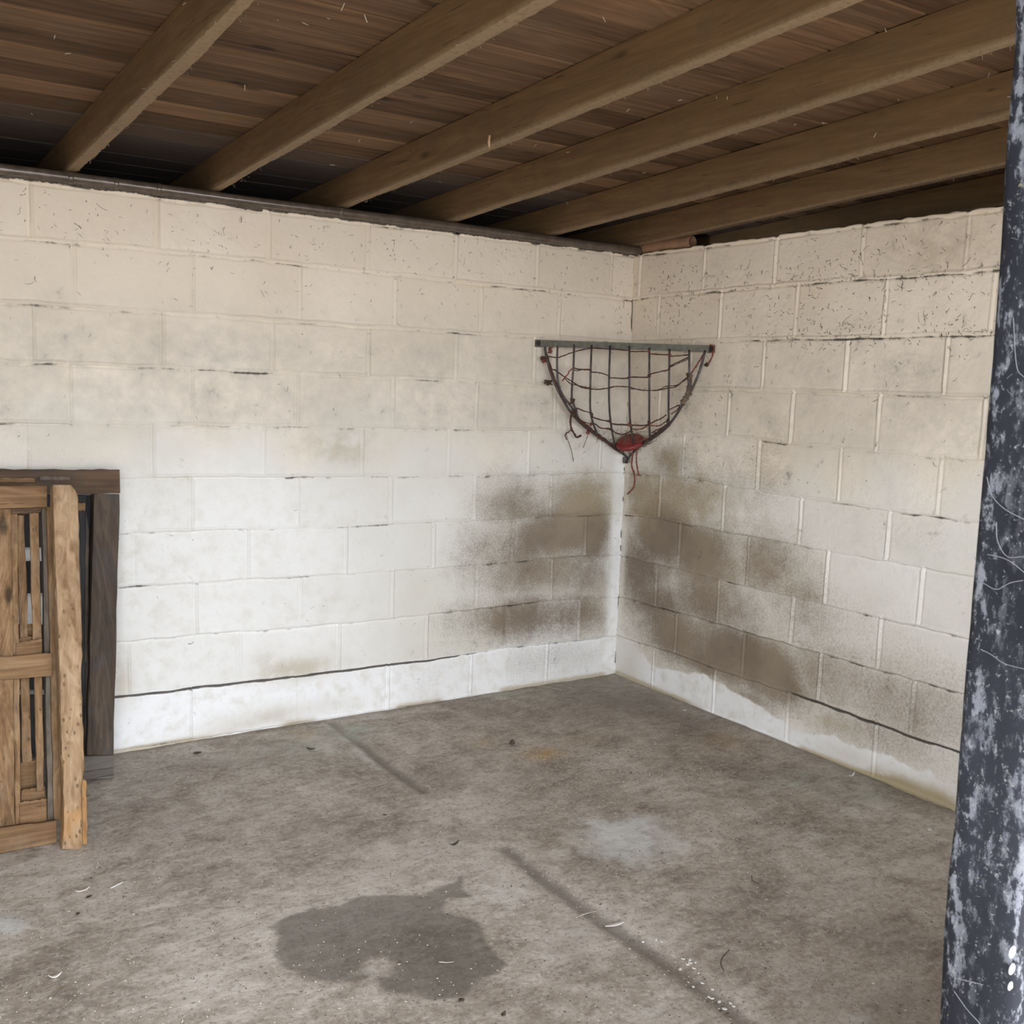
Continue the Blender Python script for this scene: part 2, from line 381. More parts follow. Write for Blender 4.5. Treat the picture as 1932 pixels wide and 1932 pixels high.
def block_field(Sg, Zg, bed, perp, seed, length):
    """relief and joints of painted concrete blockwork at wall coordinates"""
    rs = np.random.RandomState(seed)
    wob = (vnoise(Sg * 9, Zg * 3 + 7, seed) - .5) * 0.007
    beds = [np.interp(Sg, *zip(*bed[k])) + (vnoise(Sg * 14 + k * 31, Zg * 0 + k, seed + 1) - .5) * 0.006 for k in range(11)]
    h = np.zeros_like(Sg); tint = np.zeros_like(Sg); dbed = np.full_like(Sg, 9.0); dperp = np.full_like(Sg, 9.0); row = np.zeros_like(Sg)
    sb = np.zeros_like(Sg)
    for k in range(11):
        d = Zg - beds[k]
        m = np.abs(d) < np.abs(dbed); dbed = np.where(m, d, dbed)
    for k in range(1, 11):
        inrow = (Zg >= beds[k - 1]) & (Zg < beds[k]) if k < 10 else (Zg >= beds[k - 1])
        p = sorted(perp[k])
        while p[-1] + 0.45 < length: p.append(p[-1] + 0.45)
        e = np.array([-0.02] + p + [length + 1])
        for i in range(len(e) - 1):
            m = inrow & (Sg + wob >= e[i]) & (Sg + wob < e[i + 1])
            off = (rs.rand() - .5) * 0.004; tz = (rs.rand() - .5) * 0.012; ts = (rs.rand() - .5) * 0.006; tv = rs.rand()
            h[m] += off + tz * (Zg[m] - (k - .5) * .225) + ts * (Sg[m] - (e[i] + e[i + 1]) / 2)
            tint[m] = tv
        for q in p:
            d = Sg + wob - q; m = inrow & (np.abs(d) < np.abs(dperp)); dperp = np.where(m, d, dperp)
    amp_b = 0.50 + 0.6 * sstep(vnoise(Sg * 3.1, Zg * 4.4, seed + 5), .3, .7)
    amp_p = 0.55 + 0.6 * sstep(vnoise(Sg * 2.7 + 9, Zg * 4.4, seed + 6), .3, .6)
    g = lambda d, c, w: np.exp(-((d - c) / w) ** 2)
    h += amp_b * (0.0045 * g(dbed, 0.001, .0055) - 0.0065 * g(dbed, -.010, .0045) - 0.0012 * g(dbed, .011, .004))
    h += amp_p * (0.0045 * g(dperp, 0.0, .0055) - 0.0045 * g(dperp, .010, .0045) - 0.0012 * g(dperp, -.010, .004))
    h += (vnoise(Sg * 6, Zg * 6, seed + 8) - .5) * 0.004 + (vnoise(Sg * 40, Zg * 40, seed + 9) - .5) * 0.0014 + (vnoise(Sg * 95, Zg * 95, seed + 10) - .5) * 0.0010
    return h, tint, dbed, dperp, beds

def gauss_px(Sg, Zg, fn, items):
    out = np.zeros_like(Sg)
    for x, y, rx, ry, a in items:
        rx *= 1.15; ry *= 1.18; a *= 1.15
        s, z = fn(x, y); s1, _ = fn(x + rx, y); _, z1 = fn(x, y + ry)
        out = np.maximum(out, a * np.exp(-((Sg - s) / (abs(s1 - s) + 1e-6)) ** 2 - ((Zg - z) / (abs(z1 - z) + 1e-6)) ** 2)) + 0.25 * np.minimum(out, a * np.exp(-((Sg - s) / (abs(s1 - s))) ** 2 - ((Zg - z) / abs(z1 - z)) ** 2))
    return out

STEP = 0.004
def build_wall(name, kind):
    length = 4.0 if kind == 'back' else 3.72
    s = np.arange(-0.02, length + STEP, STEP); z = np.arange(-0.10, 2.238, STEP)
    Sg, Zg = np.meshgrid(s, z)
    bed, perp, seed = (BACK_BED, BACK_PERP, 11) if kind == 'back' else (RIGHT_BED, RIGHT_PERP, 47)
    h, tint, dbed, dperp, beds = block_field(Sg, Zg, bed, perp, seed, length)
    n1 = vnoise(Sg * 5, Zg * 5, seed + 20); n2 = vnoise(Sg * 18, Zg * 18, seed + 21)
    row1 = Zg < beds[1]
    joint = np.minimum(np.abs(dbed), np.abs(dperp))
    crackline = np.exp(-((dbed + .0095) / .0042) ** 2)
    if kind == 'back':
        st = gauss_px(Sg, Zg, on_back, [(1060, 1005, 75, 42, .95), (1115, 1000, 38, 55, .75), (1010, 1080, 90, 38, .62), (990, 1165, 70, 38, .80),
            (1080, 1160, 75, 38, .66), (915, 1040, 60, 50, .42), (965, 950, 62, 45, .55), (1095, 945, 55, 42, .55), (900, 1165, 70, 35, .34), (1040, 1240, 80, 24, .42),
            (1000, 1030, 60, 50, .7), (1110, 1090, 45, 40, .5), (860, 1270, 60, 25, .22), (1060, 765, 34, 50, .16), (1110, 830, 40, 30, .10)])  # the faint last patches are hay rack shadow painted on the wall
        st *= (0.75 + 0.45 * tint)
        st *= 0.10 + 0.90 * sstep(Sg + (n2 - .5) * .03, .035, .11)
        st *= np.where(row1, .55, 1)
        st += 0.10 * (n1 > .6) * n1 * (Zg < 1.4)
        damp = gauss_px(Sg, Zg, on_back, [(560, 1262, 75, 22, .55), (640, 850, 60, 30, .45), (1110, 945, 60, 38, .5), (450, 1370, 70, 22, .35), (520, 1350, 60, 20, .4), (232, 1280, 25, 60, .45), (620, 1330, 60, 16, .25), (500, 1245, 40, 30, .3)])
        damp += 0.8 * np.exp(-((Zg - fz(-Sg, 0) - .006) / .018) ** 2) * sstep(n1 + n2 * .3, .35, .7)
        fresh = np.where(row1, 0.85, 0.0) + 0.9 * (1 - sstep(Sg, .04, .10)) * (Zg < 1.2) + 0.55 * sstep(Sg, 1.1, 1.9) * (1 - sstep(Zg, .9, 1.35))
        speck = 0.25 + 0.9 * sstep(Zg, 1.9, 2.2)
        sx0, sx1 = on_back(740, 1240)[0], on_back(215, 1310)[0]
        b1 = (np.abs(Zg - beds[1]) < .05)
        strong = b1 * sstep(Sg, sx0 - .5, sx0) * 2.0 + b1 * 0.5
        crack = crackline * (strong + (~b1) * (sstep(n1, .5, .9) * 0.45 + .30 * (.4 + n2)))
        # dirt gathered in the very corner
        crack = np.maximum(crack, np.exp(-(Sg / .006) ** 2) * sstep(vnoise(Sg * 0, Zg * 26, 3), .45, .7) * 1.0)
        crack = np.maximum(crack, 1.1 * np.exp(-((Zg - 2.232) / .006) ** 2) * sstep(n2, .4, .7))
        h -= b1 * crackline * sstep(Sg, sx0 - .5, sx0) * .006
        P = np.stack([-Sg, -h, Zg], -1)
    else:
        st = gauss_px(Sg, Zg, on_right, [(1250, 1005, 50, 52, 1.15), (1205, 1070, 45, 60, .75), (1325, 1050, 62, 60, .85), (1230, 1130, 60, 40, .62), (1330, 1130, 70, 50, .66),
            (1280, 1200, 70, 45, .85), (1375, 1235, 55, 48, 1.0), (1440, 1260, 60, 45, .95), (1330, 1250, 55, 22, .9), (1470, 1300, 50, 28, .85), (1440, 1060, 60, 60, .5),
            (1520, 1150, 80, 60, .42), (1560, 1270, 100, 60, .45), (1700, 1330, 140, 70, .45), (1650, 1385, 120, 40, .40), (1265, 870, 30, 30, .7), (1290, 930, 70, 45, .50),
            (1420, 920, 60, 60, .2), (1400, 1170, 60, 60, .5), (1300, 770, 30, 60, .16), (1210, 930, 40, 40, .45), (1420, 1320, 60, 20, .6)])  # the faint patch beside the right rim is painted rack shadow
        st *= (0.8 + 0.35 * tint)
        lim = [(1163, 1180), (1200, 1225), (1240, 1262), (1290, 1266), (1345, 1282), (1385, 1308), (1430, 1330), (1490, 1375), (1560, 1388), (1650, 1420), (1800, 1480)]
        ll = sorted([on_right(*q) for q in lim]); zb = np.interp(Sg, [q[0] for q in ll], [q[1] for q in ll])
        above = sstep(Zg + (n2 - .5) * .03 + (vnoise(Sg * 50, Zg * 50, 8) - .5) * .012, zb - .008, zb + .008)
        st *= 0.10 + 0.90 * above
        st *= 0.45 + 0.55 * sstep(Sg, .02, .06)
        st += 0.14 * n1 * above
        damp = gauss_px(Sg, Zg, on_right, [(1270, 865, 40, 40, .4), (1300, 940, 90, 45, .5), (1215, 945, 40, 50, .5), (1700, 1485, 70, 22, 1.0), (1765, 1515, 50, 26, 1.0), (1600, 1425, 60, 20, .35), (1760, 470, 90, 60, .35), (1560, 1360, 60, 14, .4)])
        damp += 0.9 * np.exp(-((Zg - fz(0, -Sg) - .006) / .016) ** 2) * sstep(n1 + n2 * .3, .4, .7)
        fresh = 0.9 * (1 - above) * sstep(Sg, .1, .3) * (1 - sstep(Sg, 1.75, 2.1)) + .25 * sstep(Sg, .8, 1.6) * (1 - sstep(Zg, 1.0, 1.4)) * above
        speck = 0.35 + 0.9 * sstep(Zg, 1.5, 2.0)
        b1 = (np.abs(Zg - beds[1]) < .05)
        s0 = on_right(1484, 1320)[0]
        strong = b1 * sstep(Sg, s0, s0 + .08) * 2.3 + b1 * .25
        crack = crackline * (strong + (~b1) * (sstep(n1, .5, .9) * 0.5 + .30 * (.4 + n2)))
        b89 = (np.abs(Zg - beds[8]) < .04) | (np.abs(Zg - beds[9]) < .04)
        crack += crackline * b89 * sstep(Sg, .7, 1.2) * .5
        h -= b1 * crackline * sstep(Sg, s0, s0 + .08) * .007
        P = Sg[..., None] * RD + (-h)[..., None] * RN + np.stack([0 * Sg, 0 * Sg, Zg], -1)
    # uneven top edge, then the flat top going back
    top = (vnoise(s * 30, s * 0, seed + 3) - .5) * 0.008 - 0.010 * np.exp(-(np.min(np.abs(s[:, None] - np.array(perp[10])[None]), 1) / .008) ** 2)
    P[-1, :, 2] += top; P[-2, :, 2] += top * .5
    back = (np.array([0, 1, 0]) if kind == 'back' else RN)
    rows = [P, P[-1:] + back * .012 + np.array([0, 0, .001]), P[-1:] * np.array([1, 1, 0]) + back * .1 + np.array([0, 0, 2.234])]
    low = P[:1] * np.array([1, 1, 0]) + back * .1 + np.array([0, 0, -.10]); rows.append(low)
    Pn = np.concatenate(rows, 0)
    ext = lambda a: np.concatenate([a, a[-1:], a[-1:], a[:1]], 0)
    mid_dark = sstep(Zg, 1.15, 1.4) * (1 - sstep(Zg, 1.6, 2.0)) * (1.0 if kind == 'back' else .75) * (.75 + .4 * n1)  # darker band at mid height
    bounce_tint = sstep(Zg + (n1 - .5) * .25, 1.05, 1.55) * (.9 if kind == 'back' else 1.0) + (0 if kind == 'back' else .25 * (Zg < 1.5) * above)  # painted warm bounce light, stronger with height
    at = dict(mid_dark=mid_dark, painted_bounce=np.clip(bounce_tint, 0, 1), tint=tint, brown=np.clip(st, 0, 1.3), damp=np.clip(damp, 0, 1), fresh=np.clip(fresh, 0, 1), speck=np.clip(speck, 0, 1), crack=np.clip(crack, 0, 1.6))
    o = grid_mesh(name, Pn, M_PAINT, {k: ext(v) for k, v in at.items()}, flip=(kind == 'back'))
    return tag(o, kind='structure')
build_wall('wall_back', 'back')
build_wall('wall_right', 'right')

# ------------------------------------------------------------------ concrete floor
def build_floor():
    st = 0.01
    xs = np.arange(-4.02, 0.32, st); ys = np.arange(-4.75, 0.03, st)
    X, Y = np.meshgrid(xs, ys)
    Z = FSX * X + FSY * Y
    n1 = vnoise(X * 2 + 40, Y * 2 + 40, 5); n2 = vnoise(X * 9 + 90, Y * 9 + 90, 6)
    Z = Z + (n1 - .5) * .012 * sstep(-Y, .1, .6) + (n2 - .5) * .003 + (vnoise(X * 40 + 200, Y * 40 + 200, 7) - .5) * .0015
    def blob(items):
        o = np.zeros_like(X)
        for x, y, rx, ry, a in items:
            q = on_floor(x, y); qx = on_floor(x + rx, y) - q; qy = on_floor(x, y + ry) - q
            M = np.linalg.inv(np.array([[qx[0], qy[0]], [qx[1], qy[1]]]))
            u = M[0, 0] * (X - q[0]) + M[0, 1] * (Y - q[1]); v = M[1, 0] * (X - q[0]) + M[1, 1] * (Y - q[1])
            o = np.maximum(o, a * np.exp(-u * u - v * v)) 
        return o
    def polyline(pts, w):
        o = np.full_like(X, 9.0); P = [on_floor(*p) for p in pts]
        for a, b in zip(P[:-1], P[1:]):
            dx, dy = b[0] - a[0], b[1] - a[1]; L = dx * dx + dy * dy
            t = np.clip(((X - a[0]) * dx + (Y - a[1]) * dy) / L, 0, 1)
            o = np.minimum(o, np.hypot(X - a[0] - t * dx, Y - a[1] - t * dy))
        return np.exp(-(o / w) ** 2)
    def poly(pts, soft):
        P = [on_floor(*p)[:2] for p in pts]; ins = np.zeros(X.shape, bool); d = np.full_like(X, 9.0)
        for a, b in zip(P, P[1:] + P[:1]):
            c = ((a[1] > Y) != (b[1] > Y)) & (X < (b[0] - a[0]) * (Y - a[1]) / (b[1] - a[1] + 1e-12) + a[0]); ins ^= c
            dx, dy = b[0] - a[0], b[1] - a[1]; t = np.clip(((X - a[0]) * dx + (Y - a[1]) * dy) / (dx * dx + dy * dy), 0, 1)
            d = np.minimum(d, np.hypot(X - a[0] - t * dx, Y - a[1] - t * dy))
        return np.clip(.5 + np.where(ins, d, -d) / soft, 0, 1)
    wet = poly([(505, 1748), (545, 1730), (590, 1716), (640, 1708), (680, 1692), (740, 1690), (800, 1691), (830, 1676), (862, 1668), (868, 1650), (873, 1648), (874, 1675),
                (887, 1693), (850, 1698), (835, 1710), (836, 1722), (880, 1733), (912, 1746), (918, 1770), (925, 1785), (942, 1802), (957, 1822), (940, 1838), (905, 1858), (870, 1882),
                (800, 1890), (740, 1880), (700, 1850), (640, 1860), (580, 1850), (540, 1830), (520, 1800), (528, 1770)], .05)
    fade = blob([(715, 1825, 45, 32, .75), (620, 1880, 70, 45, .7), (760, 1885, 90, 25, .4)])
    wet = wet * (1 - fade * (wet > 0)); wet = wet * (.82 + .3 * n2)
    g1 = polyline([(628, 1362), (690, 1408), (740, 1450), (800, 1492)], .028)
    g2 = polyline([(955, 1600), (1030, 1660), (1110, 1720), (1200, 1780), (1300, 1850), (1400, 1925), (1480, 1990)], .036)
    Z = Z - .012 * g1 * 1.0 - .010 * g2
    brown = blob([(1180, 1320, 170, 55, .85), (1130, 1290, 110, 30, .8), (1300, 1370, 120, 50, .5), (1560, 1700, 220, 90, .38), (1650, 1780, 160, 120, .5), (1450, 1680, 130, 60, .35),
                  (930, 1340, 90, 25, .35), (1500, 1600, 200, 60, .3), (1080, 1750, 60, 120, .45), (1510, 1748, 22, 12, 1.0), (400, 1440, 160, 30, .5), (260, 1470, 90, 30, .5), (980, 1560, 120, 60, .3),
                  (1690, 1900, 140, 80, .7), (1560, 1850, 160, 60, .5), (1340, 1680, 60, 30, .4), (200, 1640, 150, 18, .2), (300, 1830, 200, 90, .10)])
    brown *= .82; brown = np.maximum(brown, .95 * g2); brown = np.maximum(brown, .9 * g1)
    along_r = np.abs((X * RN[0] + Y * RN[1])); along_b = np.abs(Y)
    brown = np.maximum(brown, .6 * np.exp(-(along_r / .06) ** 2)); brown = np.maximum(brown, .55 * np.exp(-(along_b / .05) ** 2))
    light = blob([(1180, 1585, 130, 55, .9), (1200, 1625, 150, 40, .4), (20, 1745, 40, 25, .8), (1290, 1890, 30, 10, .3), (1240, 1915, 60, 22, .5), (1160, 1905, 70, 30, .3), (600, 1400, 60, 40, .45),
                  (700, 1825, 30, 25, .4), (650, 1890, 60, 25, .3), (1400, 1560, 40, 12, .4), (1540, 1575, 35, 10, .5), (1620, 1920, 40, 20, .7), (950, 1690, 80, 60, .35), (1000, 1760, 120, 80, .25), (90, 1620, 120, 20, .3),
                  (1490, 1480, 120, 14, .35), (1620, 1530, 120, 18, .35)])
    light = np.maximum(light, .5 * polyline([(610, 1365), (670, 1410), (715, 1450)], .03))
    ochre = blob([(1025, 1422, 40, 12, .85), (910, 1400, 30, 9, .3), (1100, 1400, 60, 15, .2), (580, 1385, 22, 14, .35), (1100, 1590, 60, 15, .25), (1370, 1400, 60, 16, .35)])
    green = blob([(660, 1380, 50, 14, .8), (1560, 1470, 100, 20, .5), (1640, 1500, 80, 20, .5), (560, 1420, 90, 30, .35), (960, 1310, 60, 8, .5), (1100, 1290, 60, 8, .3)])
    P = np.stack([X, Y, Z], -1)
    o = grid_mesh('floor', P, M_CONC, dict(wet=wet, brown=np.clip(brown, 0, 1), light=np.clip(light, 0, 1), ochre=ochre, green=green))
    tag(o, kind='structure')
build_floor()

# ------------------------------------------------------------------ ceiling boards on joists
Z_BOT, Z_TOP, RISE, SKEW = 2.280, 2.412, 0.0511, 0.0618
def jx(x0, y): return x0 - SKEW * y             # joists run forward and slightly right
def roof_z(z0, y): return z0 - RISE * y
def build_ceiling():
    rnd = random.Random(4); v = []; f = []; ti = []; gr = []
    y = 0.2; k = 0
    seams = [0.625, 0.47, 0.315, 0.16, 0.01, -0.145, -0.300, -0.452, -0.593, -0.745, -0.895, -1.045, -1.182, -1.325, -1.472, -1.632, -1.793, -1.943, -2.112]
    while seams[-1] > -5.05: seams.append(seams[-1] - 0.155)  # unseen overhang past the door, lengthened to limit sky light on the post
    for a, b in zip(seams[:-1], seams[1:]):
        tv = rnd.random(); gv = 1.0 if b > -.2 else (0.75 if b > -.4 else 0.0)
        gap = (0.0032 + rnd.random() * 0.005) if b < -.2 else .002; dz = rnd.random() * 0.004
        n = 60; x0, x1 = -4.1, 3.05; base = len(v)
        for i in range(n + 1):
            x = x0 + (x1 - x0) * i / n
            w = (mn.noise(Vector((x * 2.1, k * 9.7, 0)))) * 0.003
            ya, yb = a - gap + w * .4, b + gap + w * .4
            za, zb = roof_z(Z_TOP, ya) + dz + w, roof_z(Z_TOP, yb) + dz + w
            c = 0.004
            v += [(x, ya, za + c), (x, ya - c, za), (x, yb + c, zb), (x, yb, zb + c), (x, yb, zb + .02), (x, ya, za + .02)]
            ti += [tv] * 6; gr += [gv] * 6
        for i in range(n):
            q = base + i * 6
            for m in range(6): f.append((q + m, q + (m + 1) % 6, q + 6 + (m + 1) % 6, q + 6 + m))
        k += 1
    # felt above the boards closes the seams
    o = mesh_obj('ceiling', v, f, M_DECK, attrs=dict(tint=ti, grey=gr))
    tag(o, kind='structure')
    mb = MB(); b = len(mb.v)
    for y in (0.75, -5.1):  # felt follows the added overhang
        for x in (-4.2, 3.1):
            for dz in (.026, .04): mb.v.append((x, y, roof_z(Z_TOP, y) + dz))
    mb.f += [(0, 2, 6, 4), (1, 5, 7, 3), (0, 1, 3, 2), (4, 6, 7, 5), (0, 4, 5, 1), (2, 3, 7, 6)]
    tag(mb.build('ceiling_felt', mat_simple('roofing_felt', (.02, .02, .02), (.03, .03, .03))), kind='structure')
build_ceiling()

M_HAIR = mat_simple('dusty_hair', (.40, .33, .24), (.30, .25, .18), 30, .9)
JOISTS = [(-2.732, 'leftmost ceiling joist in view, running up to the top left corner'),
          (-2.188, 'second brown ceiling joist from the left, above the plain upper wall'),
          (-1.633, 'third brown ceiling joist from the left, with a splinter hanging from its edge'),
          (-1.108, 'fourth brown ceiling joist from the left, with dark knots on its side'),
          (-0.545, 'fifth brown ceiling joist from the left, ending just left of the corner'),
          (-0.012, 'sixth brown ceiling joist, its end resting over the corner above the short pipe'),
          (0.60, 'darkest ceiling joist, seen in the gap above the right block wall'),
          (-3.28, 'ceiling joist beyond the left edge of view')]
def make_joist(x0, label, seed):
    rnd = random.Random(seed); v = []; f = []
    y0, y1 = 0.62, -4.3; n = 200; W = 0.046
    jag = [0.0, 0.0]
    for i in range(n + 1):
        y = y0 + (y1 - y0) * i / n; xc = jx(x0, y); zb = roof_z(Z_BOT, y); zt = roof_z(Z_TOP, y) - 0.001
        wav = mn.noise(Vector((y * 3.0, seed * 7.7, 1))) * 0.004
        e0 = abs(mn.noise(Vector((y * 22, seed, 3)))) * 0.006 + rnd.random() * 0.0022
        e1 = abs(mn.noise(Vector((y * 19, seed, 9)))) * 0.008 + rnd.random() * 0.0025
        wane = max(0.0, mn.noise(Vector((y * 1.3, seed * 3.1, 5))) - .15) * 0.03
        v += [(xc, y, zt), (xc + wav * .3, y, zb + .014), (xc + e0, y, zb + wav * .6), (xc + W / 2, y, zb + wav * .6 - .0008),
              (xc + W - e1 - wane, y, zb + wav * .6), (xc + W - wane * .3, y, zb + .012 + wane), (xc + W, y, zt)]
    for i in range(n):
        q = i * 7
        for m in range(7): f.append((q + m, q + 7 + m, q + 7 + (m + 1) % 7, q + (m + 1) % 7))
    f.append(tuple(range(7))); f.append(tuple(n * 7 + k for k in reversed(range(7))))
    o = mesh_obj('ceiling_joist', v, f, M_JOIST, attrs=dict(dust_bounce=[(0, .15, 1, 1, 1, .1, 0)[k % 7] for k in range(len(v))]))  # paler undersides: dust plus floor bounce painted in
    mb = MB()
    for _ in range(85):
        y = rnd.uniform(-2.8, -.1); p = Vector((jx(x0, y) + rnd.choice((0, .046)), y, roof_z(Z_BOT, y) + rnd.uniform(-.001, .006)))
        d = Vector((rnd.gauss(0, .5), rnd.gauss(0, .5), -abs(rnd.gauss(0, .6)))).normalized() * rnd.uniform(.004, .014)
        mb.tube([p, p + d], .0004, 3)
    mb.build('dust_hairs', M_HAIR, o)['kind'] = 'stuff'
    return tag(o, label, 'joist', 'ceiling joists')
joists = [make_joist(x, l, 3 + i * 2) for i, (x, l) in enumerate(JOISTS[:7])]
# the splinter on the third joist
mb = MB(); p = hit(923, 280, (1, SKEW, 0), -1.633 - 0.004); q = hit(924, 255, (1, SKEW, 0), -1.633 - 0.010)
mb.tube([p, (p + q) / 2 + np.array([-.002, 0, 0]), q], [.002, .0045, .003], 5)
mb.build('splinter', wood('splinter_wood', 2, (.3, .2, .1), (.45, .3, .18), (.55, .4, .25)), joists[2])

# ------------------------------------------------------------------ rest of the shell (closes the room, mostly outside the frame)
M_OUT = mat_simple('outer_blockwork', (.62, .60, .55), (.55, .52, .46), 6, .85)
M_YARD = mat_simple('yard_concrete', (.42, .38, .32), (.34, .30, .25), 3, .85)
M_SHADE = mat_simple('dark_loft_timber', (.07, .045, .03), (.05, .035, .025), 8, .9)
tag(MB().box(-4.12, -4.0, -3.9, 0.1, -.2, 2.6).build('wall_left', M_OUT), kind='structure')
m = MB(); m.box(-2.29, HATCH[0], FRONT_Y - .1, FRONT_Y, -.2, 2.60).box(HATCH[1], 3.1, FRONT_Y - .1, FRONT_Y, -.2, 2.60).box(HATCH[0], HATCH[1], FRONT_Y - .1, FRONT_Y, -.2, HATCH[2]).box(HATCH[0], HATCH[1], FRONT_Y - .1, FRONT_Y, HATCH[3], 2.6).box(-4.12, DOOR_X0, FRONT_Y - .1, FRONT_Y, -.2, 2.6).box(DOOR_X0, -2.29, FRONT_Y - .1, FRONT_Y, DOOR_Z, 2.6)
tag(m.build('wall_front', M_OUT), kind='structure')
m = MB(); y0, y1 = FRONT_Y - .125, FRONT_Y - .101  # unseen dark cladding, added to keep the outer wall from burning out
m.box(-2.29, HATCH[0], y0, y1, -.2, 2.58).box(HATCH[1], 3.1, y0, y1, -.2, 2.58).box(HATCH[0], HATCH[1], y0, y1, -.2, HATCH[2]).box(HATCH[0], HATCH[1], y0, y1, HATCH[3], 2.58).box(-4.12, DOOR_X0, y0, y1, -.2, 2.58).box(DOOR_X0, -2.29, y0, y1, DOOR_Z, 2.58)
tag(m.build('added_cladding', mat_simple('added_black_cladding', (.012, .012, .015), (.03, .03, .034), 12, .8)), kind='structure')
m = MB(); m.box(3.0, 3.1, -3.8, .2, -.2, 2.6).box(.3, 3.1, -3.8, .2, -.2, -.1).box(.12, 3.1, .12, .2, -.2, 2.15)
tag(m.build('wall_neighbour', M_SHADE), kind='structure')
tag(MB().box(-4.2, 3.1, .63, .66, 2.15, 2.42).box(-4.2, 3.1, .1, .63, 2.15, 2.18).box(-4.2, -4.1, .1, .63, 2.15, 2.40).box(3.05, 3.1, .1, .63, 2.15, 2.40).build('trim_1', M_SHADE), kind='structure')
tag(MB().box(-16, 12, -20, -4.74, -.2, -.085).build('ground', M_YARD), kind='structure')
# ------------------------------------------------------------------ metal rail along the top of the back wall
M_RAIL = mat_simple('dusty_dark_metal', (.085, .062, .045), (.14, .105, .08), 30, .28, .2, .25, .9)
M_DUST = mat_simple('dark_dust_web', (.075, .058, .045), (.12, .095, .075), 60, .95)
M_GALV = mat_simple('dull_galvanised_steel', (.085, .078, .055), (.135, .125, .095), 35, .6, .15, .2)
M_ROD = mat_simple('dark_steel_rod', (.055, .048, .05), (.11, .09, .085), 40, .45, .4, .3)
M_BOLT = mat_simple('dark_bolt', (.03, .028, .026), (.06, .05, .045), 60, .5, .5)
rail = empty('wall_rail', (-1.9, -0.03, 2.25))
tag(rail, 'dark dusty metal rail running along the top of the back block wall', 'rail')
pts = [(x, -0.024, 2.2555 + mn.noise(Vector((x * 1.3, 0, 0))) * .004) for x in np.arange(-4.0, 0.12, .08)]
mb = MB(); mb.tube(pts, .0205, 14); mb.build('tube', M_RAIL, rail, True)
rnd = random.Random(5); v = []; f = []
xs = np.arange(-4.0, 0.10, .006)
for i, x in enumerate(xs):
    low = 2.226 + mn.noise(Vector((x * 9, 3, 0))) * .007 + rnd.random() * .005 - (0.010 if -3.5 < x < -.5 and mn.noise(Vector((x * 2.2, 8, 0))) > .35 else 0)
    v += [(x, -.012, 2.246), (x, -.030, 2.238), (x, -.022 + rnd.random() * .004, low), (x, -.006, low + .004)]
for i in range(len(xs) - 1):
    for k in range(4): f.append((i * 4 + k, i * 4 + 4 + k, i * 4 + 4 + (k + 1) % 4, i * 4 + (k + 1) % 4))
f += [(0, 1, 2, 3), tuple(len(v) - 1 - k for k in range(4))]
mesh_obj('dust_fringe', v, f, M_DUST, rail)
for px, py in ((131, 334), (216, 350), (296, 360), (638, 391)):
    s, z = on_back(px, py)
    mb = MB(); mb.tube([(-s - .008 + q * .004, -.024, 2.2555) for q in range(5)], .0235, 12); mb.build('clip', M_RAIL, rail, True)

# ------------------------------------------------------------------ short clay-brown pipe on the wall top
M_PIPE = mat_simple('terracotta_plastic', (.36, .20, .115), (.27, .15, .09), 14, .55)
def ring_pipe(a, b, r, w, n=28):
    a, b = Vector(a), Vector(b); t = (b - a).normalized(); u = t.cross(Vector((0, 0, 1))).normalized(); wv = t.cross(u); v = []; f = []
    for p, rr in ((a, r), (b - t * .004, r), (b, r - .001), (b, r - w), (b - t * .004, r - w - .0005), (a, r - w)):
        for k in range(n):
            an = 2 * math.pi * k / n; v.append(tuple(p + (u * math.cos(an) + wv * math.sin(an)) * rr))
    for i in range(6):
        j = (i + 1) % 6
        for k in range(n): f.append((i * n + k, i * n + (k + 1) % n, j * n + (k + 1) % n, j * n + k))
    return v, f
v, f = ring_pipe((0.030, 0.06, 2.266), (0.062, -0.372, 2.270), .029, .0035)
tag(mesh_obj('drain_pipe', v, f, M_PIPE), 'short terracotta brown pipe with an open end lying on top of the right wall', 'pipe')

# ------------------------------------------------------------------ corner hay rack
def px6(X, Y): return (1000 + X / 9.66, 630 + Y / 9.66)
def px7(X, Y): return (1180 + X / 9.66, 630 + Y / 9.66)
def px5(X, Y): return (1080 + X / 9.66, 780 + Y / 9.66)
Z1, Z0 = 1.765, 1.185
def w_off(z): u = min(1, max(0, (Z1 - z) / (Z1 - Z0))); return .016 + .060 * math.sin(math.pi * u) ** 0.8
def rim_pt(x, y, side):
    w = .03
    for _ in range(5):
        q = hit(x, y, (0, 1, 0), -w) if side == 'L' else hit(x, y, RN, -w)
        w = w_off(q[2])
    return q
RIM_L = [rim_pt(x, y, 'L') for x, y in ((1027, 655), (1031, 675), (1037, 697), (1045, 720), (1055, 741), (1066, 761), (1077, 778), (1091, 794), (1111, 811), (1136, 828), (1160, 846), (1177, 857))]
RIM_R = [rim_pt(x, y, 'R') for x, y in ((1330, 666), (1323, 690), (1313, 718), (1300, 745), (1287, 765), (1271, 790), (1255, 809), (1230, 828), (1208, 842), (1192, 856))]
LZ = sorted((q[2], q[0], q[1]) for q in RIM_L); RZ = sorted((q[2], q[0], q[1]) for q in RIM_R)
def at_z(T, z): zz = [q[0] for q in T]; return np.array([np.interp(z, zz, [q[1] for q in T]), np.interp(z, zz, [q[2] for q in T])])
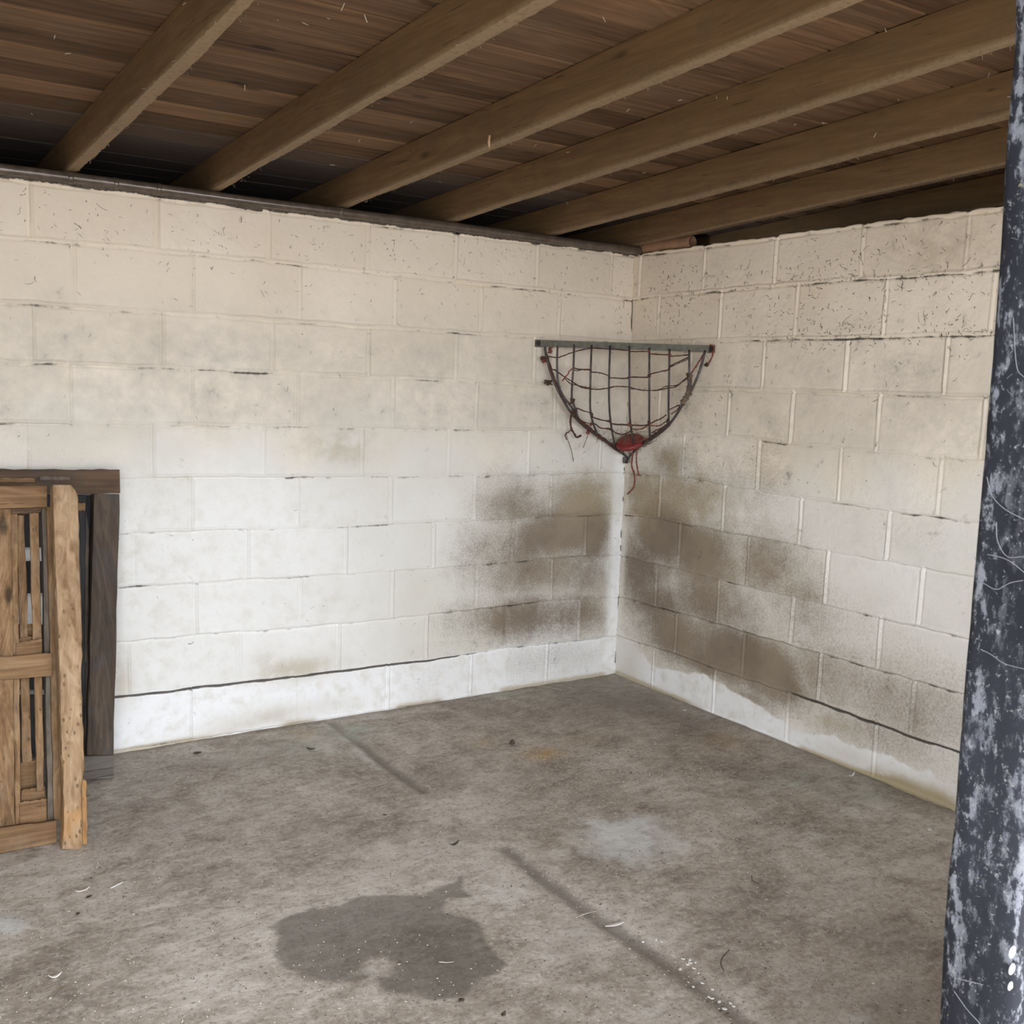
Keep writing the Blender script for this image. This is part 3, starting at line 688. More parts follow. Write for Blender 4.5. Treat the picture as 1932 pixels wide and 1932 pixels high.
def rack_pt(x, y, off=0.0):
    """point of the basket's bowed front under a pixel"""
    z = 1.5
    for _ in range(8):
        A, B = at_z(LZ, z), at_z(RZ, z); d = B - A; L = np.linalg.norm(d) + 1e-6; n = np.array([d[1], -d[0]]) / L
        if n @ (CAM[:2] - A) < 0: n = -n
        u = min(1, max(0, (Z1 - z) / (Z1 - Z0)))
        q0 = hit(x, y, (n[0], n[1], 0), n @ A); t = min(1, max(0, ((q0[:2] - A) @ d) / L / L))
        bow = (.05 * math.sin(math.pi * u)) * 4 * t * (1 - t)
        q = hit(x, y, (n[0], n[1], 0), n @ A + bow + off); z = q[2]
    return q
rack = empty('hay_rack', (-.2, -.2, 1.2))
tag(rack, 'steel corner hay rack with curved rods, hung across the corner of the two white walls', 'hay rack')
BA = hit(1020, 648, (0, 1, 0), -.020); BB = hit(1338, 658.5, RN, -.020)
ax = Vector(BB - BA).normalized(); fw = Vector((ax.y, -ax.x, 0)).normalized()
if fw.dot(Vector(CAM - BA)) < 0: fw = -fw
up = Vector((0, 0, 1))
def beam(a, b, off_f, off_u, tf, tu):
    v = []
    for p in (Vector(a), Vector(b)):
        for sf, su in ((0, 0), (1, 0), (1, 1), (0, 1)): v.append(tuple(p + fw * (off_f + tf * sf) + up * (off_u + tu * su)))
    return v, [(0, 1, 5, 4), (1, 2, 6, 5), (2, 3, 7, 6), (3, 0, 4, 7), (3, 2, 1, 0), (4, 5, 6, 7)]
v1, f1 = beam(BA, BB, 0, -.016, .005, .033); v2, f2 = beam(BA, BB, -.030, .012, .030, .005)
mesh_obj('top_bar', v1 + v2, f1 + [tuple(8 + k for k in q) for q in f2], M_GALV, rack)
for (a, nrm, tag_) in ((BA, Vector((0, -1, 0)), 0), (BB, Vector(-RN), 1)):
    side = Vector((-1, 0, 0)) if tag_ == 0 else Vector(RD)
    c = Vector(a) + side * .004; c = c - nrm * (c.dot(nrm) - (0.004 if tag_ == 0 else 0.004))
    v = []
    for dn in (0, .012):
        for s_, u_ in ((-.020, -.018), (.020, -.018), (.020, .018), (-.020, .018)): v.append(tuple(c + nrm * dn + side * s_ + up * u_))
    br = mesh_obj('wall_bracket', v, [(0, 1, 2, 3), (7, 6, 5, 4), (0, 4, 5, 1), (1, 5, 6, 2), (2, 6, 7, 3), (3, 7, 4, 0)], M_GALV, rack, bevel=.002)
    mb = MB(); mb.tube([c + nrm * .008 + side * .010, c + nrm * .022 + side * .010], .011, 8); b = mb.build('bolt', M_BOLT, br, False)
    b.parent = br; b.matrix_parent_inverse = Matrix.Translation(-rack.location).inverted() @ Matrix.Translation(-rack.location)
RODS = [[(1052, 655), (1051, 680), (1051.5, 705), (1053, 722), (1058, 738), (1068, 755), (1078, 768), (1084, 782)],
        [(1083, 655), (1082, 690), (1079.5, 725), (1079, 750), (1083, 765), (1087, 775), (1090, 790)],
        [(1116, 656), (1114.5, 700), (1113.5, 745), (1114, 775), (1118, 795), (1124, 812), (1128, 821)],
        [(1151, 657), (1149.5, 700), (1149, 745), (1150, 775), (1152, 795), (1155, 815), (1160, 843)],
        [(1187, 658), (1187.5, 705), (1187.5, 750), (1188.5, 790), (1191, 810), (1194, 830), (1196, 852)],
        [(1225, 661), (1225, 705), (1225, 750), (1225, 790), (1226, 830)],
        [(1263, 663), (1262.5, 705), (1261.5, 745), (1261.5, 785), (1263, 803)],
        [(1300, 665), (1300.5, 690), (1300, 715), (1299, 735), (1297, 750)]]
for r in RODS:
    P = [rack_pt(*q) for q in r]; P[0] = P[0] + np.array([0, 0, .012])
    mb = MB(); mb.tube(crom(P, 5), .0053, 10); mb.build('rod', M_ROD, rack, True)
for R_, n_ in ((RIM_L, 'L'), (RIM_R, 'R')):
    P = list(R_); P[0] = P[0] + np.array([0, 0, .012]); P.append(np.array([-.006, -.030, 1.178]))
    mb = MB(); mb.tube(crom(P, 5), .0062, 10); mb.build('rim_rod', M_ROD, rack, True)
v = MB().box(-.024, -.004, -.030, -.008, 1.152, 1.186); v.build('corner_bracket', M_GALV, rack, bevel=.003)
mb = MB(); mb.tube([(-.017, -.028, 1.162), (-.020, -.042, 1.162)], .008, 8); mb.build('corner_bolt', M_BOLT, rack)

# baler twine woven through the rods
M_TW = mat_simple('brown_red_twine', (.085, .034, .024), (.055, .030, .022), 90, .95, 0, .5)
M_TWR = mat_simple('faded_red_twine', (.24, .062, .045), (.16, .052, .038), 90, .95, 0, .5)
M_FUZZ = mat_simple('hay_dust', (.17, .125, .08), (.11, .08, .05), 60, .98)
net = empty('baler_twine', (-.2, -.25, 1.2))
tag(net, 'reddish brown baler twine woven through and knotted on the hay rack', 'twine')
def twine(pts, r, mat, name='strand', wall=None, jit=.0016, seed=0):
    rnd = random.Random(seed)
    P = [rack_pt(x, y, .006) if wall is None else wall(x, y) for x, y in pts]
    P = crom(P, 6); P = [p + Vector(((rnd.random() - .5), (rnd.random() - .5), (rnd.random() - .5))) * jit for p in P]
    mb = MB(); mb.tube(P, [r * (1.05 + .7 * rnd.random()) for _ in P], 6); return mb.build(name, mat, net, True)
def wl(x, y, w=.02): return hit(x, y, (0, 1, 0), -w)
def wr_(x, y, w=.02): return hit(x, y, RN, -w)
c6 = lambda L: [px6(*q) for q in L]; c7 = lambda L: [px7(*q) for q in L]; c5 = lambda L: [px5(*q) for q in L]
STR = [
 (c6([(340, 410), (470, 430), (560, 415), (800, 330), (1090, 265), (1430, 278), (1790, 300)]) + c7([(90, 320), (420, 325), (450, 362), (800, 385), (825, 408), (1150, 385)]), .0022, M_TW),
 (c6([(395, 640), (470, 670), (640, 790), (770, 870), (930, 970), (1100, 1000), (1250, 1010), (1430, 985), (1550, 960), (1800, 965)]) + c7([(100, 980), (300, 1025), (500, 1030), (640, 1020), (780, 985), (900, 970), (1030, 880), (1150, 790)]), .0024, M_TW),
 (c6([(630, 810), (740, 910), (830, 930), (1000, 970), (1100, 985)]), .0018, M_TW),
 (c7([(560, 1030), (650, 1000), (760, 950), (920, 940), (1050, 850), (1150, 765)]), .0018, M_TW),
 (c6([(800, 620), (900, 645), (1100, 650), (1120, 690), (1280, 710), (1430, 760), (1480, 800), (1790, 810)]) + c7([(60, 790), (430, 785), (455, 735), (620, 690), (790, 650), (825, 580), (1140, 430)]), .0024, M_TW),
 (c7([(800, 640), (830, 600), (980, 530), (1140, 462)]), .0017, M_TW),
 (c6([(800, 655), (860, 672), (950, 655), (1100, 660)]), .0017, M_TW),
 (c6([(775, 630), (715, 680), (690, 735), (630, 800), (590, 860)]), .0024, M_TWR),
 (c6([(850, 1350), (1000, 1410), (1130, 1450), (1150, 1520), (1300, 1570), (1450, 1600), (1500, 1640), (1800, 1665)]) + c7([(100, 1660), (300, 1670), (420, 1650), (560, 1580), (640, 1550), (740, 1480)]), .0023, M_TW),
 (c6([(900, 1560), (1000, 1610), (1100, 1640), (1180, 1640), (1280, 1710), (1450, 1740), (1560, 1800), (1650, 1830), (1760, 1830)]), .0022, M_TW),
 (c7([(450, 1670), (600, 1680), (700, 1620), (770, 1570)]), .002, M_TW), (c7([(150, 1740), (300, 1730), (430, 1670), (600, 1670), (760, 1590)]), .002, M_TWR),
 (c7([(800, 1380), (900, 1330), (1000, 1290)]), .002, M_TW), (c7([(830, 1460), (930, 1400), (990, 1310)]), .002, M_TW),
 (c7([(480, 1800), (600, 1740), (740, 1680), (800, 1600)]), .0026, M_TW), (c7([(500, 1860), (640, 1790), (780, 1690)]), .0026, M_TW),
 (c5([(790, 560), (900, 555), (1050, 550), (1180, 520), (1400, 440)]), .0018, M_TWR), (c5([(840, 650), (960, 665), (1100, 660), (1200, 600)]), .0020, M_TWR),
 (c5([(350, 60), (540, 120), (690, 140), (730, 190), (1040, 205), (1120, 220), (1400, 220)]), .0018, M_TW),
 (c5([(410, 190), (540, 270), (690, 275), (790, 360), (880, 380), (1000, 360), (1100, 290), (1200, 295), (1340, 240)]), .0019, M_TW),
]
for i, (p, r, m) in enumerate(STR): twine(p, r, m, seed=i)
# the thicker wrapping on the rim and the free ends
twine([(1030, 668), (1036, 690), (1044, 715), (1056, 741), (1067, 760)], .0052, M_TW, 'rim_wrap', lambda x, y: rim_pt(x, y, 'L') + np.array([0, -.004, 0]), seed=31)
twine([(1056, 741), (1064, 752), (1073, 763), (1083, 778), (1090, 790)], .0030, M_TW, 'rim_wrap', lambda x, y: rim_pt(x, y, 'L') + np.array([.0, -.010, 0]), seed=32)
twine([(1084, 786), (1096, 798), (1109, 808), (1124, 820), (1140, 831), (1160, 846), (1172, 853)], .0062, M_TW, 'rim_wrap', lambda x, y: rim_pt(x, y, 'L') + np.array([0, -.006, .002]), seed=33)
twine([(1300, 705), (1303, 718), (1302, 732), (1297, 748), (1288, 762)], .0085, M_FUZZ, 'rim_wrap', lambda x, y: rim_pt(x, y, 'R') - RN * .006, seed=34)
twine([(1262, 801), (1250, 811), (1235, 822), (1216, 835)], .0060, M_TW, 'rim_wrap', lambda x, y: rim_pt(x, y, 'R') - RN * .006, seed=35)
twine([(1329, 668), (1321, 680), (1312, 695), (1304, 706), (1300, 712)], .0028, M_TWR, 'strand', lambda x, y: rim_pt(x, y, 'R') - RN * .004, seed=36)
twine(c7([(1540, 205), (1600, 220), (1612, 260), (1600, 330), (1560, 460), (1495, 560)]), .0026, M_TWR, 'loose_end', wr_, seed=37)
twine(c7([(1500, 545), (1478, 562), (1468, 580)]), .0065, M_TW, 'knot', wr_, seed=38)
twine(c5([(1100, 700), (1085, 850), (1080, 960), (1120, 1080), (1132, 1250), (1100, 1370), (1000, 1470)]), .0030, M_TWR, 'loose_end', lambda x, y: wr_(x, y, .035), seed=39)
twine(c5([(1175, 650), (1165, 800), (1168, 900), (1190, 1050), (1212, 1130)]), .0026, M_TWR, 'loose_end', lambda x, y: wr_(x, y, .05), seed=40)
twine(c5([(1170, 1135), (1212, 1110), (1250, 1135)]), .0018, M_TWR, 'frayed_end', lambda x, y: wr_(x, y, .05), seed=41)
twine(c5([(1040, 650), (1035, 780), (1040, 900)]), .002, M_FUZZ, 'loose_end', lambda x, y: wr_(x, y, .03), seed=42)
twine(c6([(760, 1440), (735, 1600), (755, 1740), (800, 1810), (850, 1885), (930, 1850)]), .0036, M_TW, 'loose_end', lambda x, y: wl(x, y, .05), seed=43)
twine(c6([(755, 1740), (700, 1790), (655, 1815), (640, 1860), (670, 1925)]), .0020, M_TW, 'frayed_end', lambda x, y: wl(x, y, .045), seed=44)
twine([(1068, 818), (1073, 835), (1078, 850), (1082, 870)], .0014, M_FUZZ, 'frayed_end', lambda x, y: wl(x, y, .03), seed=45)
twine([(1112, 812), (1106, 830), (1100, 845)], .0013, M_FUZZ, 'frayed_end', lambda x, y: wl(x, y, .04), seed=46)
def knot(px, r, mat, side, seed):
    rnd = random.Random(seed); c = Vector(wl(*px, .035) if side == 'L' else rack_pt(*px, .006)) if side != 'R' else Vector(wr_(*px, .035)); mb = MB()
    for k in range(5):
        a = [c + Vector((rnd.uniform(-r, r), rnd.uniform(-r, r) * .6, rnd.uniform(-r, r))) for _ in range(4)]
        mb.tube(crom(a, 3), .0030, 6)
    mb.build('knot', mat, net, True)
for i, (p, r, m, sd) in enumerate([(px6(270, 470), .016, M_TWR, 'L'), (px6(225, 445), .010, M_TW, 'L'), (px6(365, 300), .014, M_TWR, 'K'), (px6(290, 880), .010, M_TW, 'L'), (px6(350, 895), .014, M_TW, 'L'),
     (px6(1110, 1445), .006, M_TW, 'K'), (px6(1455, 1595), .007, M_TW, 'K'), (px6(1825, 1650), .009, M_TWR, 'K'), (px6(1120, 1650), .009, M_TWR, 'K'), (px7(430, 320), .006, M_TWR, 'K'), (px7(810, 390), .007, M_TWR, 'K'),
     (px7(430, 750), .006, M_TW, 'K'), (px7(430, 1620), .008, M_TW, 'K'), (px7(770, 1580), .008, M_TW, 'K'), (px7(1050, 1250), .012, M_TW, 'K'), (px7(1180, 760), .012, M_FUZZ, 'K'), (px7(1110, 1180), .014, M_FUZZ, 'K'), (px7(1170, 1080), .014, M_FUZZ, 'K'),
     (px6(770, 1230), .014, M_TW, 'K'), (px6(800, 1420), .015, M_TW, 'K'), (px6(1060, 1770), .014, M_TWR, 'K'), (px5(500, 420), .010, M_TW, 'K'), (px5(760, 590), .013, M_TW, 'K'), (px5(900, 690), .012, M_FUZZ, 'K')]):
    knot(p, r, m, sd, 60 + i)

# red lick block lying in the bottom of the rack
def lick():
    c = Vector(rack_pt(1188.5, 834.5, -.035)); v = []; f = []; n = 30
    prof = [(0, .013), (.6, .0135), (.9, .012), (1, .006), (1, -.006), (.92, -.012), (.6, -.0135), (0, -.0135)]
    vd = Vector(CAM) - c; vd.normalize(); side = vd.cross(up).normalized()
    N = (vd * .62 + up * .76 - side * -.20).normalized(); a1 = N.cross(vd).normalized(); a2 = N.cross(a1)
    for r, h in prof:
        for k in range(n):
            an = 2 * math.pi * k / n; rr = .071 * r * (1 + .04 * math.sin(an * 2 + 1))
            v.append(tuple(c + (a1 * math.cos(an) + a2 * math.sin(an) * .86) * rr + N * h))
    for i in range(len(prof) - 1):
        for k in range(n): f.append((i * n + k, i * n + (k + 1) % n, (i + 1) * n + (k + 1) % n, (i + 1) * n + k))
    t = NT('red_mineral_lick'); vv = t.coord(); nn = t.noise(vv, 40, 5, .6)
    m = t.done(t.mix(t.step(nn, .35, .7), (.16, .014, .013), (.22, .028, .024)), .5, t.bump(nn, .3, .003))
    tag(mesh_obj('mineral_lick', v, f, m, smooth=True), 'oval dark red mineral lick lying in the bottom of the hay rack', 'salt lick')
lick()
def hay():                                       # bits of old hay caught beside the lick
    rnd = random.Random(9); mb = MB()
    for k in range(150):
        x, y = rnd.gauss(1190, 26), rnd.gauss(836, 12)
        y = min(y, 862 - abs(x - 1184) * .62)
        q = Vector(rack_pt(x, y, -.01 - rnd.random() * .04))
        d = Vector((rnd.gauss(0, 1), rnd.gauss(0, 1), rnd.gauss(0, .6))).normalized() * rnd.uniform(.012, .035)
        mb.tube([q - d, q + Vector((0, 0, rnd.uniform(-.004, .004))), q + d], rnd.uniform(.0006, .0012), 3)
    tag(mb.build('old_hay', M_FUZZ), 'wisps of old dusty hay caught in the bottom of the hay rack', 'hay', kind='stuff')
hay()

# ------------------------------------------------------------------ pallets leaning on the back wall, left
def leaning_frame(y0, z0, y1, z1):
    u = Vector((0, y1 - y0, z1 - z0)).normalized(); N = Vector((0, -u.z, u.y)); d0 = N.dot(Vector((0, y0, z0)))
    return np.array(N), d0
def pieces(root, frame, items):
    N, d0 = frame
    for i, (name, kind, q, d, th, mat) in enumerate(items):
        P = [hit(x, y, N, d0 - d) for x, y in q]
        if kind == 'v': A, B, C, D = P[0], P[1], P[2], P[3]
        else: A, B, C, D = P[0], P[3], P[2], P[1]
        board(name, A, B, C, D, -Vector(N), th, mat, root, seg=16, rough=.0022, seed=hash(name) % 7 + i * 13 if False else i * 13 + len(name), bevel=.0025)
dark = empty('dark_pallet', (-2.8, -.2, -.035))
tag(dark, 'dark brown weathered pallet leaning flat against the white back wall', 'pallet')
DF = leaning_frame(-.262, -.034, -.135, 1.157)
pieces(dark, DF, [
 ('face_board', 'h', [(-70, 885), (226, 886), (227, 931), (-70, 933)], 0, .020, M_DARK_H),
 ('face_board', 'h', [(-70, 902), (66, 902), (66, 910), (-70, 910)], -.010, .009, M_PALE_H),
 ('face_board', 'h', [(74, 898), (133, 899), (133, 906), (74, 906)], -.008, .008, M_GREY_V),
 ('upright', 'v', [(178, 932), (226.5, 932), (214, 1425), (164, 1425)], .004, .085, M_DARK_V),
 ('upright', 'v', [(147, 934), (162, 934), (160, 1425), (145, 1425)], .045, .030, M_BLACK_V),
 ('upright', 'v', [(162, 960), (168, 1000), (166, 1250), (159, 1250)], .040, .020, M_DARK_V),
 ('upright', 'v', [(159, 1200), (169, 1200), (164, 1425), (158, 1425)], .050, .020, M_DARK_V),
 ('upright', 'v', [(-30, 934), (12, 934), (20, 1428), (-20, 1428)], .030, .040, M_DARK_V),
 ('back_board', 'h', [(-70, 934), (180, 934), (180, 1032), (-70, 1034)], .095, .010, M_BLACK_V),
 ('back_board', 'h', [(-70, 1060), (178, 1058), (178, 1119), (-70, 1121)], .095, .010, M_BLACK_V),
 ('back_board', 'h', [(-70, 1180), (178, 1177), (174, 1300), (-70, 1303)], .095, .010, M_BLACK_V),
 ('back_board', 'h', [(-70, 1312), (174, 1310), (170, 1425), (-70, 1428)], .095, .010, M_BLACK_V),
 ('bottom_board', 'h', [(-70, 1434), (214, 1425), (215, 1469), (-70, 1487)], -.004, .090, M_DIRTY_H),
 ('block', 'h', [(147, 949), (161, 949), (161, 964), (147, 964)], .030, .012, M_PALE_H),
])
pale = empty('pale_pallet', (-3.1, -.7, -.045))
tag(pale, 'pale pine slatted pallet standing on end in front of the dark pallet', 'pallet')
PF = leaning_frame(-.725, -.0455, -.40, 1.130)
pieces(pale, PF, [
 ('cross_rail', 'h', [(-190, 916), (89, 914), (89, 957), (-190, 963)], 0, .030, M_PALE_H),
 ('cross_rail', 'h', [(-190, 1254), (98, 1231.5), (98.5, 1275), (-190, 1298)], 0, .030, M_PALE_H),
 ('cross_rail', 'h', [(-190, 1587), (107, 1548), (107.5, 1590), (-190, 1645)], 0, .034, M_PALE_H),
 ('slat', 'v', [(-58, 958), (21, 957), (29, 1562), (-52, 1574)], .031, .018, M_PALE_V),
 ('slat', 'v', [(20, 962), (33, 962), (40, 1560), (29, 1561)], .042, .030, M_PALE_V),
 ('slat', 'v', [(-190, 958), (-100, 958), (-94, 1574), (-190, 1580)], .031, .018, M_PALE_V),
 ('slat', 'v', [(32, 964), (46, 964), (61, 1437), (42, 1440)], .085, .018, M_PALE_V),
 ('slat', 'v', [(55, 964), (73, 963), (84, 1492), (70, 1494)], .050, .018, M_PALE_V),
 ('slat', 'v', [(79, 957), (88.5, 957), (102, 1547), (90.5, 1548)], .050, .050, M_GREY_V),
 ('slat', 'v', [(88, 956), (101, 956), (116, 1547), (102, 1548)], .031, .018, M_PALE_V),
 ('cross_board', 'h', [(21, 957), (78, 955), (78, 966), (21, 970)], .034, .06, M_DARK_H),
 ('cross_board', 'h', [(36, 1179), (61, 1177), (61, 1201), (36, 1204)], .105, .018, M_PALE_H),
 ('cross_board', 'h', [(36, 1204), (79, 1198), (79, 1207), (36, 1213)], .070, .03, M_PALE_H),
 ('cross_board', 'h', [(30, 1213), (79.5, 1205), (79.5, 1233), (30, 1240)], .036, .016, M_PALE_H),
 ('cross_board', 'h', [(38, 1439), (68, 1434), (68, 1487), (38, 1491)], .105, .018, M_PALE_H),
 ('cross_board', 'h', [(40, 1491), (85, 1483), (85, 1508), (40, 1514)], .070, .03, M_PALE_H),
 ('cross_board', 'h', [(37, 1514), (88.5, 1506), (88.5, 1551), (37, 1561)], .036, .016, M_PALE_H),
])
# the worn post in front of the pale pallet
def timber_post():
    t = NT('worm_eaten_pine'); v = t.coord(scale=(38, 38, 1.7)); vo = t.coord()
    g = t.noise(v, 1, 6, .62, .7); nb = t.noise(vo, 6, 4, .6)
    col = t.ramp(t.math('ADD', t.math('MULTIPLY', g, .7), t.math('MULTIPLY', nb, .35)), (.36, (.19, .11, .055)), (.50, (.30, .195, .108)), (.66, (.43, .305, .185)))
    sx = t.node('ShaderNodeSeparateXYZ'); t.link(vo, sx.inputs[0])
    lowz = t.step(sx.outputs['Z'], .05, .45, 1, 0)
    col = t.mix(t.math('MULTIPLY', t.step(nb, .45, .65), t.math('MULTIPLY', lowz, .7)), col, (.40, .205, .075))
    vp = t.coord(scale=(1, 1, .5)); pit = t.voro(vp, 60).outputs['Distance']; zone = t.step(t.noise(vo, 9, 3, .6), .42, .6)
    pk = t.math('MULTIPLY', t.step(t.math('ADD', pit, t.math('MULTIPLY', g, .25)), .30, .40, 1, 0), t.math('MULTIPLY', zone, t.step(sx.outputs['Z'], 1.0, .75, 0, 1)))
    col = t.mix(t.math('MULTIPLY', pk, .75), col, (.10, .06, .035))
    mat = t.done(col, .85, t.bump(t.math('SUBTRACT', g, t.math('MULTIPLY', pk, .9)), .7, .006), spec=.2)
    root = empty('timber_post', (-2.85, -.8, -.045))
    tag(root, 'thick worm-eaten pine post leaning at the right edge of the pale pallet', 'post')
    N, d0 = PF; Lp = [(99, 917), (99, 958), (102, 1030), (105, 1100), (108, 1180), (110.5, 1240), (112, 1290), (113, 1340), (114, 1390), (117, 1440), (119, 1500), (120, 1560), (116.5, 1600)]
    Rp = [(141, 914), (148, 935), (149.5, 1000), (151, 1050), (153, 1110), (155, 1180), (156.5, 1235), (154, 1285), (157, 1340), (159.5, 1400), (161, 1450), (155.5, 1478), (157, 1600)]
    n = 90; v_ = []; f_ = []; Nn = -Vector(N)
    for i in range(n + 1):
        y = 915 + (1602 - 915) * i / n
        xl = np.interp(y, [q[1] for q in Lp], [q[0] for q in Lp]); xr = np.interp(y, [q[1] for q in Rp], [q[0] for q in Rp])
        if y < 925: xr -= (925 - y) * .6
        a = Vector(hit(xl, y, N, d0 + .072)); b = Vector(hit(xr, y, N, d0 + .072)); j = lambda k: mn.noise(Vector((i * .35, k * 5.1, 2))) * .003
        m_ = [a + Nn * .068, a + Nn * .012 + Vector((j(1), 0, 0)), a + Nn * .001 + Vector((.003 + j(2), 0, 0))]
        for k in range(1, 6):
            m_.append(a.lerp(b, k / 6) + Nn * (mn.noise(Vector((i * .5, k * 1.3, 7))) * .004 - .001))
        m_ += [b + Nn * .002 + Vector((-.004 + j(3), 0, 0)), b + Nn * .014 + Vector((j(4), 0, 0)), b + Nn * .068]
        v_ += m_
    w = 11
    for i in range(n):
        for k in range(w): f_.append((i * w + k, i * w + (k + 1) % w, (i + 1) * w + (k + 1) % w, (i + 1) * w + k))
    f_ += [tuple(reversed(range(w))), tuple(n * w + k for k in range(w))]
    mesh_obj('shaft', v_, f_, mat, root)
    P = [hit(x, y, N, d0 + .045) for x, y in ((153, 1470), (163, 1472), (165.5, 1600), (155, 1602))]
    o = board('split_strip', *P, Nn, .030, wood('orange_split_wood', 2, (.19, .09, .035), (.34, .175, .065), (.42, .25, .11)), root, seed=3); o['label'] = 'orange split strip'
timber_post()

# ------------------------------------------------------------------ black door post in the foreground, right
def door_post():
    t = NT('flaking_black_paint'); vo = t.coord(); vs = t.coord(scale=(1, 1, .45))
    n1 = t.noise(vs, 85, 8, .75, .15); n2 = t.noise(vo, 230, 6, .75); n3 = t.noise(vs, 7, 4, .6, .2); n4 = t.noise(t.coord(scale=(1, 1, .2)), 90, 4, .6)
    col = t.ramp(n3, (.35, (.005, .0052, .007)), (.62, (.012, .0125, .0165)))
    grey = t.step(t.math('ADD', n1, t.math('MULTIPLY', t.math('SUBTRACT', n3, .5), 1.1)), .60, .67)
    col = t.mix(t.math('MULTIPLY', grey, .75), col, (.052, .054, .062))
    edge = t.attr('edge'); ke = t.math('MULTIPLY', t.math('ADD', .15, edge), t.step(t.math('ADD', n1, t.math('MULTIPLY', n4, .3)), .66, .74))
    col = t.mix(t.math('MULTIPLY', ke, .75), col, (.12, .122, .135))
    wh = t.step(t.math('ADD', n2, t.math('MULTIPLY', n1, .45)), t.math('SUBTRACT', .84, t.math('MULTIPLY', t.step(n3, .4, .7), .05)), .87); col = t.mix(wh, col, (.13, .128, .125))
    cream = t.step(t.math('ADD', t.noise(vs, 30, 5, .7), t.math('MULTIPLY', n2, .3)), .82, .86); col = t.mix(cream, col, (.15, .135, .09))
    mat = t.done(col, .75, t.bump(t.math('ADD', n1, t.math('MULTIPLY', n2, .4)), .45, .002), spec=.15)
    root = empty('door_post', (-2.43, -3.70, -.07))
    tag(root, 'black door post with flaking paint and white scuffs standing close at the right edge', 'post')
    ed = [(0, 1907), (100, 1905), (186, 1897), (310, 1888), (404, 1883), (466, 1879), (600, 1869), (700, 1862), (800, 1853), (900, 1845), (1045, 1832), (1180, 1821), (1290, 1811), (1434, 1800), (1560, 1792), (1660, 1780), (1760, 1773), (1932, 1764)]
    yA = -3.690; ry = -.078
    EX = []
    for y, x in ed:
        q = hit(x, y, (0, 1, 0), yA); EX.append((q[2], q[0]))
    EX.sort(); zz = [q[0] for q in EX]; xx = [q[1] for q in EX]
    lean = np.polyfit(zz, xx, 1); base = np.poly1d(lean)
    def ax_(z): return float(np.interp(z, zz, xx)) if zz[0] < z < zz[-1] else float(base(z))
    n = 260; v = []; f = []; eg = []; z0, z1 = -.09, 2.118; w = 0
    for i in range(n + 1):
        z = z0 + (z1 - z0) * i / n; x = ax_(z); j = lambda k: mn.noise(Vector((z * 6, k * 4.3, 0))) * .0022 + mn.noise(Vector((z * 30, k * 4.3, 5))) * .0009
        ring = [(x + .15, yA, 0), (x + .012, yA + .001, 0), (x + .003 + j(0), yA - .003, .8), (x + j(1), yA - .010, 1), (x + j(2) * .7, yA - .022, .55), (x + j(3) * .7, yA - .036, .1), (x + j(4) * .8, yA + ry + .022, 0), (x + j(5), yA + ry + .009, .7),
                (x + .004 + j(6), yA + ry + .002, 1), (x + .012, yA + ry, .9), (x + .030, yA + ry + j(7) * .5, .3), (x + .06, yA + ry, .1), (x + .15, yA + ry, 0)]
        w = len(ring)
        for q in ring: v.append((q[0], q[1], z)); eg.append(q[2])
    for i in range(n):
        for k in range(w): f.append((i * w + k, (i + 1) * w + k, (i + 1) * w + (k + 1) % w, i * w + (k + 1) % w))
    f += [tuple(range(w)), tuple(n * w + k for k in reversed(range(w)))]
    o = mesh_obj('shaft', v, f, mat, root, smooth=True, attrs=dict(edge=eg))
    mw = mat_simple('white_paint_dab', (.22, .215, .19), (.18, .175, .155), 60, .6)
    for px, py, r in ((1913, 1798, 11), (1912, 1830, 10), (1909, 1862, 8)):
        c = Vector(hit(px, py, (0, 1, 0), yA + ry - .0008)); r = r / 1980; vv = [tuple(c + Vector((0, -.0012, 0)))]; ff = []
        for k in range(20):
            a = 2 * math.pi * k / 20; vv.append((c.x + r * math.cos(a), c.y + .0014, c.z + r * 1.1 * math.sin(a)))
        for k in range(20): ff.append((0, 1 + k, 1 + (k + 1) % 20))
        mesh_obj('paint_dab', vv, ff, mw, root, smooth=True)
    # cobweb strands on the post
    rnd = random.Random(21); mb = MB()
    def on_post(px, py):
        q = hit(px, py, (0, 1, 0), yA + ry - .002); 
        if q[0] < ax_(q[2]) + .004: q = hit(px, py, (1, 0, 0), ax_(q[2]) - .002)
        return q
    for L in ([(1862, 900), (1872, 935), (1895, 960), (1932, 980)], [(1880, 985), (1882, 1020), (1900, 1050), (1932, 1050)], [(1863, 1046), (1890, 1052), (1910, 1062), (1932, 1080)],
              [(1850, 1225), (1870, 1235), (1895, 1252), (1932, 1262)], [(1800, 1845), (1830, 1852), (1855, 1858)], [(1800, 1870), (1825, 1905), (1850, 1932)], [(1855, 1100), (1880, 1112), (1905, 1100), (1930, 1095)], [(1912, 600), (1918, 690), (1932, 712)]):
        P = crom([on_post(*q) for q in L], 5); mb.tube(P, .00035, 4)
    for k in range(45):
        y = rnd.uniform(0, 1932); x = np.interp(y, [q[0] for q in ed], [q[1] for q in ed]) + rnd.uniform(6, 100)
        a = rnd.uniform(0, 6.28); l = rnd.uniform(4, 14)
        mb.tube([on_post(x, y), on_post(x + l * .5 * math.cos(a) + rnd.uniform(-3, 3), y + l * .5 * math.sin(a)), on_post(x + l * math.cos(a), y + l * math.sin(a))], .00022, 3)
    c = mb.build('cobweb', mat_simple('pale_cobweb', (.12, .12, .12), (.09, .09, .095), 60, .9), root); c['kind'] = 'stuff'; c['label'] = 'pale cobweb strands'
door_post()

